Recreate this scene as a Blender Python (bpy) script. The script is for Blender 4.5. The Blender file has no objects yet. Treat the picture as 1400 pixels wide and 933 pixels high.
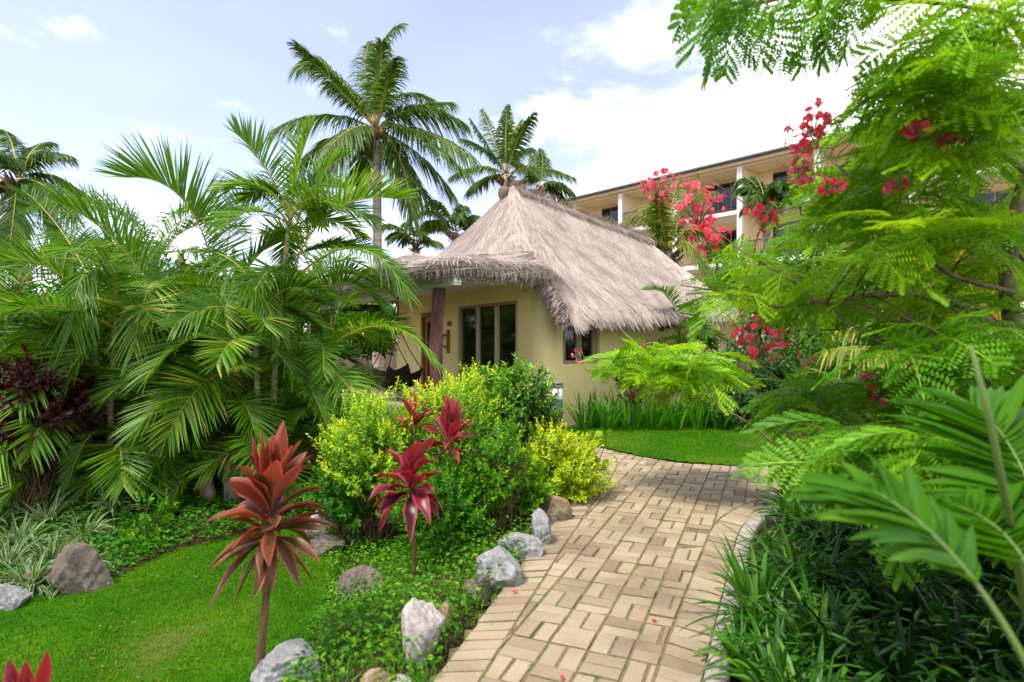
import bpy, math, random
import numpy as np
from mathutils import Vector
R = math.radians
rng = np.random.default_rng(11)
random.seed(11)
SC = bpy.context.scene
COL = SC.collection

# ------------------------------------------------------------------ camera, sky, sun, exposure
F, CXP, CYP, EYE = 850.0, 700.0, 466.5, 1.55      # focal length and centre in photo pixels, eye height
cam_d = bpy.data.cameras.new('camera')
cam = bpy.data.objects.new('camera', cam_d); COL.objects.link(cam)
cam.location = (0, 0, EYE); cam.rotation_euler = (R(90), 0, 0)
cam_d.sensor_width = 36; cam_d.lens = 36 * F / 1400
cam_d.clip_start = 0.02; cam_d.clip_end = 2000
cam_d.dof.use_dof = True; cam_d.dof.focus_distance = 7.5; cam_d.dof.aperture_fstop = 2.2
SC.camera = cam

SUN_EL, SUN_AZ = 60.0, 232.0        # azimuth clockwise from +Y: behind the camera, to the left
w = bpy.data.worlds.new('World'); SC.world = w; w.use_nodes = True
nt = w.node_tree; nt.nodes.clear()
def N(t, **kw):
    n = nt.nodes.new(t)
    for k, v in kw.items(): setattr(n, k, v)
    return n
L = nt.links.new
out = N('ShaderNodeOutputWorld'); bg = N('ShaderNodeBackground'); bg.inputs['Strength'].default_value = 0.12
sky = N('ShaderNodeTexSky'); sky.sky_type = 'NISHITA'; sky.sun_disc = False
sky.sun_elevation = R(SUN_EL); sky.sun_rotation = R(SUN_AZ); sky.air_density = 1.0; sky.dust_density = 1.2; sky.ozone_density = 2.5
tc = N('ShaderNodeTexCoord'); sep = N('ShaderNodeSeparateXYZ'); L(tc.outputs['Generated'], sep.inputs[0])
def M(op, a, b=None, c=None, clamp=False):
    n = N('ShaderNodeMath', operation=op); n.use_clamp = clamp
    for i, v in enumerate((a, b, c)):
        if v is None: continue
        if isinstance(v, (int, float)): n.inputs[i].default_value = v
        else: L(v, n.inputs[i])
    return n.outputs[0]
zz = M('MAXIMUM', sep.outputs[2], 0.0)
den = M('ADD', zz, 0.22)
comb = N('ShaderNodeCombineXYZ'); L(M('DIVIDE', sep.outputs[0], den), comb.inputs[0]); L(M('DIVIDE', sep.outputs[1], den), comb.inputs[1])
comb.inputs[2].default_value = 5.5
n1 = N('ShaderNodeTexNoise'); n1.inputs['Scale'].default_value = 1.9; n1.inputs['Detail'].default_value = 10; n1.inputs['Roughness'].default_value = .60
n1.inputs['Distortion'].default_value = .35
L(comb.outputs[0], n1.inputs['Vector'])
# right side and near the horizon: thick bright cloud; upper left: thin veil with blue showing
right = M('MAXIMUM', M('MULTIPLY', M('ADD', sep.outputs[0], -0.03), 1.0), -0.06)
low = M('MULTIPLY', M('SUBTRACT', 0.20, zz), 0.5)
s = M('ADD', M('ADD', n1.outputs['Fac'], right), low)
fac = N('ShaderNodeMapRange'); fac.interpolation_type = 'SMOOTHSTEP'
fac.inputs['From Min'].default_value = .45; fac.inputs['From Max'].default_value = .70
fac.inputs['To Min'].default_value = .10; fac.inputs['To Max'].default_value = 1.0
L(s, fac.inputs['Value'])
n2 = N('ShaderNodeTexNoise'); n2.inputs['Scale'].default_value = 3.0; n2.inputs['Detail'].default_value = 6
L(comb.outputs[0], n2.inputs['Vector'])
cr = N('ShaderNodeMapRange'); cr.inputs['From Min'].default_value = .3; cr.inputs['From Max'].default_value = .7
cr.inputs['To Min'].default_value = 8.0; cr.inputs['To Max'].default_value = 10.5; L(n2.outputs['Fac'], cr.inputs['Value'])
cc = N('ShaderNodeCombineXYZ'); L(cr.outputs[0], cc.inputs[0]); L(cr.outputs[0], cc.inputs[1]); L(M('MULTIPLY', cr.outputs[0], 1.03), cc.inputs[2])
sm = N('ShaderNodeVectorMath', operation='MULTIPLY'); L(sky.outputs[0], sm.inputs[0]); sm.inputs[1].default_value = (1.36, 1.10, 1.20)
mx = N('ShaderNodeMix', data_type='RGBA'); L(fac.outputs[0], mx.inputs['Factor']); L(sm.outputs[0], mx.inputs['A']); L(cc.outputs[0], mx.inputs['B'])
L(mx.outputs['Result'], bg.inputs['Color']); L(bg.outputs[0], out.inputs[0])

sd = bpy.data.lights.new('sun', 'SUN'); sd.energy = 2.4; sd.angle = R(13); sd.color = (1, .93, .80)
sun = bpy.data.objects.new('sun', sd); COL.objects.link(sun)
az, el = R(SUN_AZ), R(SUN_EL)
sv = Vector((math.sin(az) * math.cos(el), math.cos(az) * math.cos(el), math.sin(el)))
sun.rotation_euler = sv.to_track_quat('Z', 'Y').to_euler()
SC.view_settings.view_transform = 'Standard'; SC.view_settings.look = 'None'
SC.view_settings.gamma = 1; SC.view_settings.exposure = 1.15; SC.view_settings.use_curve_mapping = False

# ------------------------------------------------------------------ helpers
def P(px, py, Y):                     # photo pixel at a distance -> point
    return np.array(((px - CXP) / F * Y, Y, EYE - (py - CYP) / F * Y))
def unit(v): return v / np.maximum(np.linalg.norm(v, axis=-1, keepdims=True), 1e-9)
def sstep(a, b, x):
    t = np.clip((x - a) / (b - a), 0, 1); return t * t * (3 - 2 * t)
UP = np.array((0., 0., 1.))
def g(x, y):                          # height of the ground
    x = np.asarray(x, float); y = np.asarray(y, float)
    xe = -.35 + (y - 2.7) * .31
    dl = xe - x
    drop = .42 * sstep(.3, 1.7, dl) * (1 - .75 * sstep(5.6, 7.6, y))
    z = .025 * np.minimum(y, 12) - drop + .05 * np.sin(x * 1.3 + 1) * np.sin(y * 1.1) * sstep(.5, 1.5, dl)
    z = z + sstep(14, 40, y) * 1.2 * sstep(2, 20, x)
    return z
def gp(px, py):                       # where the ray of a photo pixel meets the ground
    Y = np.linspace(.8, 40, 4000)
    X = (px - CXP) / F * Y; Z = EYE - (py - CYP) / F * Y
    k = np.argmax(Z <= g(X, Y))
    return np.array((X[k], Y[k], float(g(X[k], Y[k]))))

class MB:
    def __init__(s): s.V = []; s.F4 = []; s.F3 = []; s.T = []; s.E = []; s.n = 0; s.M4 = []; s.M3 = []; s.NG = []
    def add(s, V, Q=None, T3=None, tint=.5, edge=0., mat=0):
        V = np.asarray(V, float).reshape(-1, 3); k = len(V)
        if Q is not None and len(Q):
            Q = np.asarray(Q, np.int64).reshape(-1, 4) + s.n; s.F4.append(Q); s.M4.append(np.full(len(Q), mat))
        if T3 is not None and len(T3):
            T3 = np.asarray(T3, np.int64).reshape(-1, 3) + s.n; s.F3.append(T3); s.M3.append(np.full(len(T3), mat))
        s.V.append(V); s.T.append(np.broadcast_to(np.asarray(tint, float), (k,))); s.E.append(np.broadcast_to(np.asarray(edge, float), (k,)))
        s.n += k
    def ngon(s, V, loops, tint=.5, mat=0):   # faces with any vertex count
        V = np.asarray(V, float); k = len(V)
        for l in loops: s.NG.append((np.asarray(l) + s.n, mat))
        s.V.append(V); s.T.append(np.full(k, tint)); s.E.append(np.zeros(k)); s.n += k
    def box(s, c, size, rot=0., tint=.5, mat=0):
        x, y, z = np.asarray(size) / 2
        V = np.array([(a, b, d) for a in (-x, x) for b in (-y, y) for d in (-z, z)])
        cs, sn = math.cos(rot), math.sin(rot)
        V = np.stack((V[:, 0] * cs - V[:, 1] * sn, V[:, 0] * sn + V[:, 1] * cs, V[:, 2]), 1) + np.asarray(c)
        s.hexa(V, tint, mat)
    def hexa(s, V, tint=.5, mat=0):
        s.add(V, [(0, 1, 3, 2), (4, 6, 7, 5), (0, 4, 5, 1), (2, 3, 7, 6), (0, 2, 6, 4), (1, 5, 7, 3)], tint=tint, mat=mat)
    def tube(s, pts, rad, sides=6, tint=.5, mat=0, cap=True):
        pts = np.asarray(pts, float); n = len(pts); rad = np.broadcast_to(np.asarray(rad, float), (n,))
        T = unit(np.gradient(pts, axis=0))
        a = np.where(np.abs(T[:, 2:3]) > .9, np.array((1., 0, 0)), UP)
        a = np.broadcast_to(a[0], T.shape)
        S = unit(np.cross(T, a)); U = np.cross(S, T)
        ang = np.linspace(0, 2 * np.pi, sides, endpoint=False)
        V = pts[:, None] + rad[:, None, None] * (S[:, None] * np.cos(ang)[None, :, None] + U[:, None] * np.sin(ang)[None, :, None])
        i, j = np.meshgrid(np.arange(n - 1), np.arange(sides), indexing='ij'); j2 = (j + 1) % sides
        Q = np.stack((i * sides + j, i * sides + j2, (i + 1) * sides + j2, (i + 1) * sides + j), -1).reshape(-1, 4)
        b = s.n
        s.add(V, Q, tint=tint, mat=mat)
        if cap:
            s.NG.append((b + np.arange(sides)[::-1], mat)); s.NG.append((b + (n - 1) * sides + np.arange(sides), mat))
    def lathe(s, prof, c, sides=16, tint=.5, mat=0, a0=0, a1=2 * math.pi, rot=0):
        prof = np.asarray(prof, float); n = len(prof); full = a1 - a0 > 6.28
        ang = np.linspace(a0, a1, sides, endpoint=not full) + rot
        V = np.stack((prof[:, None, 0] * np.cos(ang), prof[:, None, 0] * np.sin(ang), np.broadcast_to(prof[:, None, 1], (n, sides))), -1) + np.asarray(c)
        i, j = np.meshgrid(np.arange(n - 1), np.arange(sides if full else sides - 1), indexing='ij'); j2 = (j + 1) % sides
        s.add(V, np.stack((i * sides + j, i * sides + j2, (i + 1) * sides + j2, (i + 1) * sides + j), -1).reshape(-1, 4), tint=tint, mat=mat)
    def build(s, name, mats, parent=None, smooth=True, origin=None):
        if not isinstance(mats, (list, tuple)): mats = [mats]
        V = np.concatenate(s.V)
        o0 = np.zeros(3) if origin is None else np.asarray(origin, float)
        if parent is not None: o0 = np.array(parent['_w'])
        me = bpy.data.meshes.new(name)
        me.vertices.add(len(V)); me.vertices.foreach_set('co', (V - o0).astype(np.float32).ravel())
        F4 = np.concatenate(s.F4) if s.F4 else np.zeros((0, 4), int); F3 = np.concatenate(s.F3) if s.F3 else np.zeros((0, 3), int)
        loops = [F4.ravel(), F3.ravel()] + [l for l, m in s.NG]
        tot = np.concatenate((np.full(len(F4), 4), np.full(len(F3), 3), np.array([len(l) for l, m in s.NG], int)))
        mi = np.concatenate(s.M4 + s.M3 + [np.array([m for l, m in s.NG], int)]) if (s.M4 or s.M3 or s.NG) else np.zeros(0, int)
        li = np.concatenate(loops).astype(np.int32)
        me.loops.add(len(li)); me.loops.foreach_set('vertex_index', li)
        me.polygons.add(len(tot)); me.polygons.foreach_set('loop_start', (np.cumsum(tot) - tot).astype(np.int32))
        for m in mats: me.materials.append(m)
        me.polygons.foreach_set('material_index', mi.astype(np.int32))
        me.polygons.foreach_set('use_smooth', np.full(len(tot), smooth))
        for nm, arr in (('tint', s.T), ('edge', s.E)):
            me.attributes.new(nm, 'FLOAT', 'POINT').data.foreach_set('value', np.concatenate(arr).astype(np.float32))
        me.update(calc_edges=True); me.validate()
        o = bpy.data.objects.new(name, me); COL.objects.link(o)
        if parent is not None:
            o.parent = parent; o['_w'] = list(o0)      # children keep the parent's origin
        else: o.location = o0; o['_w'] = list(o0)
        return o
def thing(name, label, cat, loc, group=None):
    o = bpy.data.objects.new(name, None); COL.objects.link(o); o.location = loc; o.empty_display_size = .1
    o['_w'] = [float(v) for v in loc]
    return tag(o, label, cat, group)
def tag(o, label, cat, group=None):
    o['label'] = label; o['category'] = cat
    if group: o['group'] = group
    return o
def setting(o, kind='structure', label=None, cat=None):
    o['kind'] = kind
    if label: o['label'] = label
    if cat: o['category'] = cat
    return o

# ------------------------------------------------------------------ materials
def mat(name, build):
    m = bpy.data.materials.new(name); m.use_nodes = True; t = m.node_tree; t.nodes.clear()
    o = t.nodes.new('ShaderNodeOutputMaterial')
    sh = build(t); t.links.new(sh, o.inputs[0]); return m
def attr(t, nm):
    n = t.nodes.new('ShaderNodeAttribute'); n.attribute_name = nm; return n.outputs['Fac']
def noise(t, scale, detail=4, rough=.55, stretch=None, obj=True):
    n = t.nodes.new('ShaderNodeTexNoise'); n.inputs['Scale'].default_value = scale; n.inputs['Detail'].default_value = detail; n.inputs['Roughness'].default_value = rough
    tcn = t.nodes.new('ShaderNodeTexCoord'); src = tcn.outputs['Object']
    if stretch:
        mp = t.nodes.new('ShaderNodeMapping'); mp.inputs['Scale'].default_value = stretch; t.links.new(src, mp.inputs[0]); src = mp.outputs[0]
    t.links.new(src, n.inputs['Vector']); return n.outputs['Fac']
def ramp(t, f, stops):
    r = t.nodes.new('ShaderNodeValToRGB'); el = r.color_ramp.elements
    while len(el) < len(stops): el.new(.5)
    for e, (p, c) in zip(el, stops): e.position = p; e.color = (*c, 1)
    t.links.new(f, r.inputs[0]); return r.outputs[0]
def mixc(t, f, a, b, mode='MIX'):
    m = t.nodes.new('ShaderNodeMix'); m.data_type = 'RGBA'; m.blend_type = mode
    for k, v in (('Factor', f), ('A', a), ('B', b)):
        s = m.inputs[k]
        if isinstance(v, tuple): s.default_value = (*v, 1)
        elif isinstance(v, (int, float)): s.default_value = v
        else: t.links.new(v, s)
    return m.outputs['Result']
def math_(t, op, a, b):
    m = t.nodes.new('ShaderNodeMath'); m.operation = op; m.use_clamp = True
    for i, v in enumerate((a, b)):
        if isinstance(v, (int, float)): m.inputs[i].default_value = v
        else: t.links.new(v, m.inputs[i])
    return m.outputs[0]
def bump(t, h, strength=.3, dist=.01):
    b = t.nodes.new('ShaderNodeBump'); b.inputs['Strength'].default_value = strength; b.inputs['Distance'].default_value = dist
    t.links.new(h, b.inputs['Height']); return b.outputs[0]
def prin(t, col, rough=.6, spec=.4, nrm=None, **kw):
    p = t.nodes.new('ShaderNodeBsdfPrincipled')
    if isinstance(col, tuple): p.inputs['Base Color'].default_value = (*col, 1)
    else: t.links.new(col, p.inputs['Base Color'])
    if isinstance(rough, (int, float)): p.inputs['Roughness'].default_value = rough
    else: t.links.new(rough, p.inputs['Roughness'])
    p.inputs['Specular IOR Level'].default_value = spec
    for k, v in kw.items(): p.inputs[k].default_value = v
    if nrm is not None: t.links.new(nrm, p.inputs['Normal'])
    return p.outputs[0]
def leaf_mat(name, stops, trans=.35, rough=.42, spec=.45, rib=None, margin=None, tcol=None, var=.5, gain=1.55, vein=0.):
    """leaf colour by the leaf's own tint, mottled; light passes through the blade"""
    def b(t):
        c = ramp(t, attr(t, 'tint'), [(q, tuple(min(.85, v * gain) for v in s_)) for q, s_ in stops])
        nz = noise(t, 9, 3)
        c = mixc(t, var, c, mixc(t, nz, (.35, .35, .35), (1., 1., 1.)), 'MULTIPLY')
        if vein:
            sn = t.nodes.new('ShaderNodeMath'); sn.operation = 'SINE'; mu = t.nodes.new('ShaderNodeMath'); mu.operation = 'MULTIPLY'; mu.inputs[1].default_value = 26.; t.links.new(attr(t, 'edge'), mu.inputs[0]); t.links.new(mu.outputs[0], sn.inputs[0])
            c = mixc(t, vein, c, ramp(t, math_(t, 'MULTIPLY', math_(t, 'ADD', sn.outputs[0], 1.), .5), [(0, (.45, .5, .45)), (1, (1.2, 1.15, 1.1))]), 'MULTIPLY')
        if rib:
            c = mixc(t, ramp(t, attr(t, 'edge'), [(0, (.8, .8, .8)), (.28, (0, 0, 0))]), c, rib)
        if margin:
            c = mixc(t, ramp(t, attr(t, 'edge'), [(.55, (0, 0, 0)), (.95, (1, 1, 1))]), c, margin)
        p = prin(t, c, rough, spec)
        tr = t.nodes.new('ShaderNodeBsdfTranslucent')
        tc2 = mixc(t, 1.0, c, tcol or (1.5, 1.35, .7), 'MULTIPLY'); t.links.new(tc2, tr.inputs[0])
        m = t.nodes.new('ShaderNodeMixShader'); m.inputs[0].default_value = trans
        t.links.new(p, m.inputs[1]); t.links.new(tr.outputs[0], m.inputs[2]); return m.outputs[0]
    return mat(name, b)
def plain(name, col, rough=.6, spec=.4, var=.25, scale=6, bmp=0., **kw):
    def b(t):
        nz = noise(t, scale, 5)
        c = mixc(t, nz, tuple(v * (1 - var) for v in col), tuple(min(1, v * (1 + var)) for v in col))
        return prin(t, c, rough, spec, bump(t, nz, bmp, .02) if bmp else None, **kw)
    return mat(name, b)

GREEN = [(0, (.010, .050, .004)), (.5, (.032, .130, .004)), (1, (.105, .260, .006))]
MT = {}
MT['areca'] = leaf_mat('palm leaf', [(0, (.014, .065, .003)), (.4, (.046, .135, .004)), (.85, (.105, .245, .006)), (1, (.30, .30, .03))], .40, .42, .32)
MT['coco'] = leaf_mat('coconut leaf', [(0, (.014, .050, .004)), (.5, (.042, .110, .006)), (.85, (.115, .19, .012)), (1, (.27, .22, .05))], .38, .4, .4)
MT['gold_palm'] = leaf_mat('yellowing palm leaf', [(0, (.05, .13, .008)), (.5, (.16, .24, .012)), (1, (.50, .31, .02))], .35, .4, .5)
MT['broad'] = leaf_mat('young palm leaf', [(0, (.020, .105, .002)), (.5, (.055, .20, .003)), (1, (.15, .32, .006))], .42, .45, .15, gain=1.25, rib=(.08, .2, .02), vein=.45)
MT['feather'] = leaf_mat('feathery leaflet', [(0, (.022, .110, .003)), (.5, (.090, .250, .005)), (1, (.26, .44, .010))], .42, .5, .3)
MT['gold'] = leaf_mat('golden leaf', [(0, (.03, .13, .006)), (.35, (.11, .28, .008)), (.7, (.36, .47, .010)), (1, (.62, .60, .015))], .35, .45, .35)
MT['ixora'] = leaf_mat('glossy shrub leaf', [(0, (.008, .045, .005)), (.5, (.028, .120, .010)), (1, (.125, .31, .012))], .28, .32, .4)
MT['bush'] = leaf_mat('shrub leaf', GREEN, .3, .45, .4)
MT['weed'] = leaf_mat('weed leaf', [(0, (.012, .080, .002)), (.5, (.040, .175, .003)), (1, (.15, .31, .005))], .35, .5, .2)
MT['grass'] = leaf_mat('turf blade', [(0, (.018, .085, .001)), (.5, (.042, .155, .002)), (.88, (.115, .24, .003)), (1, (.24, .20, .04))], .35, .6, .10, var=.35, gain=1.15)
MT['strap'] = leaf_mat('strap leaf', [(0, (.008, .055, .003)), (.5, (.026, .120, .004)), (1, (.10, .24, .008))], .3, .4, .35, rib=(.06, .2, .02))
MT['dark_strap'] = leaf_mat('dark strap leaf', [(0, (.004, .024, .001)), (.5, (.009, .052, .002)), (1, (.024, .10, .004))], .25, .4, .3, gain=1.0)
MT['iris'] = leaf_mat('iris blade', [(0, (.012, .085, .004)), (.5, (.034, .165, .006)), (1, (.11, .29, .010))], .35, .4, .3)
MT['varieg'] = leaf_mat('variegated blade', [(0, (.015, .070, .008)), (1, (.06, .16, .02))], .3, .45, .4, margin=(.45, .50, .30))
MT['maroon'] = leaf_mat('maroon leaf', [(0, (.018, .006, .008)), (1, (.085, .018, .018))], .2, .45, .4, tcol=(1.6, .7, .6))
MT['bronze'] = leaf_mat('bronze leaf', [(0, (.060, .075, .012)), (.3, (.12, .060, .016)), (.65, (.21, .050, .020)), (1, (.38, .105, .055))], .28, .38, .45, tcol=(1.5, .7, .5), var=.75, gain=1.15, margin=(.40, .09, .06), vein=.55)
MT['redleaf'] = leaf_mat('crimson leaf', [(0, (.045, .006, .010)), (.5, (.17, .012, .022)), (1, (.40, .055, .060))], .28, .36, .45, tcol=(1.6, .5, .6), var=.7, gain=1.1, vein=.5, margin=(.42, .05, .07))
MT['petal'] = leaf_mat('petal', gain=1.0, stops= [(0, (.70, .03, .08)), (.5, (.88, .12, .19)), (1, (.92, .34, .30))], trans=.48, rough=.5, spec=.15, tcol=(1.3, .8, .8), var=.2)
MT['pinkpetal'] = leaf_mat('pink petal', gain=1.0, stops= [(0, (.72, .08, .16)), (.5, (.90, .20, .28)), (1, (.94, .45, .36))], trans=.48, rough=.5, spec=.15, tcol=(1.2, .8, .8), var=.2)
MT['stem'] = plain('green stem', (.10, .17, .03), .5)
MT['yellowstem'] = plain('yellow stalk', (.34, .27, .04), .5)
def bark(name, a, b, rings=False, sc=14):
    def f(t):
        nz = noise(t, sc, 6, .65, (1, 1, 3.5) if rings else (1, 1, .25))
        c = mixc(t, ramp(t, nz, [(.35, (0, 0, 0)), (.65, (1, 1, 1))]), a, b)
        return prin(t, c, .85, .2, bump(t, nz, .7, .02))
    return mat(name, f)
MT['cocobark'] = bark('palm bark', (.26, .20, .15), (.56, .47, .38), True, 3)
MT['bark'] = bark('tree bark', (.07, .05, .035), (.27, .20, .14))
MT['twig'] = bark('twig', (.06, .035, .02), (.20, .12, .06))
MT['fibre'] = bark('palm fibre', (.09, .055, .03), (.34, .23, .12))
MT['soil'] = mat('soil', lambda t: prin(t, ramp(t, noise(t, 5, 8, .7), [(.3, (.030, .018, .011)), (.55, (.075, .045, .026)), (.75, (.13, .085, .05))]), .95, .1, bump(t, noise(t, 30, 6, .7), .8, .03)))
def turf(t):
    c = ramp(t, noise(t, 2.2, 6, .6), [(.30, (.022, .10, .001)), (.5, (.042, .15, .002)), (.72, (.08, .20, .003))])
    c = mixc(t, math_(t, 'MULTIPLY', ramp(t, noise(t, .9, 3), [(.60, (0, 0, 0)), (.75, (1, 1, 1))]), .45), c, (.24, .17, .07))
    return prin(t, c, .85, .05, bump(t, noise(t, 90, 4, .7), .9, .02))
MT['turf'] = mat('turf', turf)
def paver(t):
    c = ramp(t, attr(t, 'tint'), [(0, (.24, .19, .12)), (.4, (.325, .265, .17)), (.8, (.38, .315, .205)), (1, (.32, .235, .145))])
    c = mixc(t, .55, c, ramp(t, noise(t, 2.1, 5, .6), [(.3, (.42, .40, .36)), (.55, (1, 1, 1))]), 'MULTIPLY')
    sp = noise(t, 130, 3, .8)
    c = mixc(t, .5, c, ramp(t, sp, [(.32, (.45, .43, .42)), (.5, (1, 1, 1)), (.72, (1.25, 1.22, 1.2))]), 'MULTIPLY')
    st = ramp(t, noise(t, 6, 7, .7), [(.60, (0, 0, 0)), (.78, (.55, .55, .55))])
    c = mixc(t, st, c, (.16, .125, .075))
    return prin(t, c, .88, .2, bump(t, sp, .35, .004))
MT['paver'] = mat('concrete paver', paver)
MT['joint'] = mat('joint sand', lambda t: prin(t, ramp(t, noise(t, 7, 6, .7), [(.33, (.10, .075, .045)), (.47, (.20, .155, .095)), (.60, (.07, .12, .015)), (.7, (.15, .11, .07))]), .95, .1, bump(t, noise(t, 120, 3), .6, .01)))
MT['kerb'] = mat('kerb concrete', lambda t: prin(t, ramp(t, noise(t, 14, 8, .72), [(.3, (.17, .14, .115)), (.5, (.33, .29, .25)), (.7, (.44, .40, .35))]), .92, .15, bump(t, noise(t, 60, 5, .7), .7, .01)))
def rock(name, a, b, c3):
    def f(t):
        n = noise(t, 5, 9, .68); s2 = noise(t, 38, 5, .7)
        c = ramp(t, n, [(.28, a), (.48, b), (.68, c3)])
        c = mixc(t, .6, c, ramp(t, s2, [(.3, (.5, .5, .5)), (.55, (1, 1, 1)), (.75, (1.3, 1.3, 1.3))]), 'MULTIPLY')
        moss = ramp(t, noise(t, 3.2, 8, .72), [(.54, (0, 0, 0)), (.66, (.8, .8, .8))]); c = mixc(t, moss, c, (.075, .085, .03))
        c = mixc(t, ramp(t, noise(t, 11, 6, .75), [(.62, (0, 0, 0)), (.70, (.6, .6, .6))]), c, (.10, .07, .045))
        return prin(t, c, .88, .2, bump(t, mixc(t, .35, n, s2), .9, .05))
    return mat(name, f)
MT['rock_grey'] = rock('grey rock', (.13, .13, .12), (.30, .31, .30), (.47, .48, .46))
MT['rock_pale'] = rock('pale rock', (.20, .17, .14), (.44, .40, .36), (.62, .58, .54))
MT['rock_tan'] = rock('tan rock', (.15, .10, .05), (.33, .245, .14), (.45, .36, .24))
MT['rock_dark'] = rock('dark rock', (.06, .048, .035), (.15, .122, .095), (.25, .215, .175))
def thatch(t):
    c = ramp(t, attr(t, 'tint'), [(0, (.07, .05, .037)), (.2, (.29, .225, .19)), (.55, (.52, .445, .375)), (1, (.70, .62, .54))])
    nz = noise(t, 1.7, 5, .6)
    c = mixc(t, .5, c, ramp(t, nz, [(.3, (.58, .55, .53)), (.62, (1.1, 1.08, 1.05))]), 'MULTIPLY')
    return prin(t, c, .9, .12, bump(t, noise(t, 60, 4, .7), .8, .02))
MT['thatch'] = mat('weathered thatch', thatch)
def plaster(name, col):
    def f(t):
        c = mixc(t, .35, col, ramp(t, noise(t, 1.6, 6, .6, (1, 1, .5)), [(.3, (.78, .75, .68)), (.6, (1, 1, 1))]), 'MULTIPLY')
        return prin(t, c, .85, .2, bump(t, noise(t, 70, 4), .15, .004))
    return mat(name, f)
MT['cream'] = plaster('cream plaster', (.86, .74, .31))
MT['hotelwall'] = plaster('ochre plaster', (.86, .71, .43))
MT['white'] = plain('white paint', (.78, .76, .68), .55, .35, .06)
MT['beam'] = plain('pale green painted beam', (.66, .70, .50), .55, .3, .06)
MT['ceil'] = plain('white ceiling board', (.80, .79, .68), .7, .2, .05)
MT['roofsheet'] = plain('grey roof sheet', (.17, .175, .18), .5, .4, .2)
MT['glass'] = mat('dark window glass', lambda t: prin(t, (.008, .008, .007), .06, .5))
MT['frame'] = plain('khaki window frame', (.33, .265, .15), .55, .3, .15)
MT['paleframe'] = plain('cream mullion', (.56, .47, .28), .55, .3, .1)
MT['orangewood'] = bark('varnished door timber', (.22, .09, .025), (.42, .20, .06), sc=8)
MT['redwood'] = bark('red stained timber', (.075, .018, .012), (.20, .05, .03), sc=8)
MT['postwood'] = bark('stained log', (.085, .035, .028), (.235, .115, .095), sc=7)
MT['blackwood'] = bark('tree fern trunk', (.012, .009, .007), (.06, .042, .032), sc=16)
MT['rope'] = plain('dark rope', (.035, .025, .02), .9, .1)
MT['sling'] = plain('grey sling cloth', (.035, .028, .02), .9, .1, .3, 30)
MT['metal_dark'] = plain('dark rail metal', (.030, .028, .03), .5, .4)
MT['bollgreen'] = plain('dark green enamel', (.012, .055, .035), .35, .5, .15)
MT['bollcap'] = plain('weathered grey green cap', (.14, .18, .16), .5, .4, .25, 30)
MT['diffuser'] = plain('frosted glass', (.72, .70, .66), .35, .5, .06)
MT['lampgrey'] = plain('lamp housing', (.60, .55, .38), .5, .4, .1)
MT['coconut'] = bark('ridge pole end', (.06, .04, .028), (.19, .13, .09), sc=9)
MT['redcloth'] = plain('red cloth', (.55, .02, .03), .8, .2)
MT['bluecloth'] = plain('blue grey cloth', (.12, .15, .28), .8, .2)

# ------------------------------------------------------------------ plant shapes
def leaves(mb, Pos, D, Nn, Ln, Wd, tint, fold=.25, shape=(.30, .68, 1., .75), curl=.15, mat=0):
    """lens-shaped leaves folded along the midrib, any number at once"""
    Pos = np.asarray(Pos, float); n = len(Pos); D = unit(np.broadcast_to(D, (n, 3))); S = unit(np.cross(D, Nn)); U = np.cross(S, D)
    Ln = np.broadcast_to(Ln, (n,))[:, None]; Wd = np.broadcast_to(Wd, (n,))[:, None] / 2
    a, b, wa, wb = shape
    base = Pos; tip = Pos + D * Ln - U * Ln * curl
    l1 = Pos + D * Ln * a + S * Wd * wa + U * Wd * fold * 2; r1 = Pos + D * Ln * a - S * Wd * wa + U * Wd * fold * 2
    l2 = Pos + D * Ln * b + S * Wd * wb + U * (Wd * fold * 1.6 - Ln * curl * .45); r2 = Pos + D * Ln * b - S * Wd * wb + U * (Wd * fold * 1.6 - Ln * curl * .45)
    V = np.stack((base, l1, l2, tip, r2, r1), 1)
    o = np.arange(n)[:, None] * 6
    Q = np.concatenate((o + np.array([0, 3, 2, 1]), o + np.array([0, 5, 4, 3])), 0)
    mb.add(V, Q, tint=np.repeat(np.broadcast_to(tint, (n,)), 6), edge=np.tile([0, .9, .9, .3, .9, .9], n), mat=mat)

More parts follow.
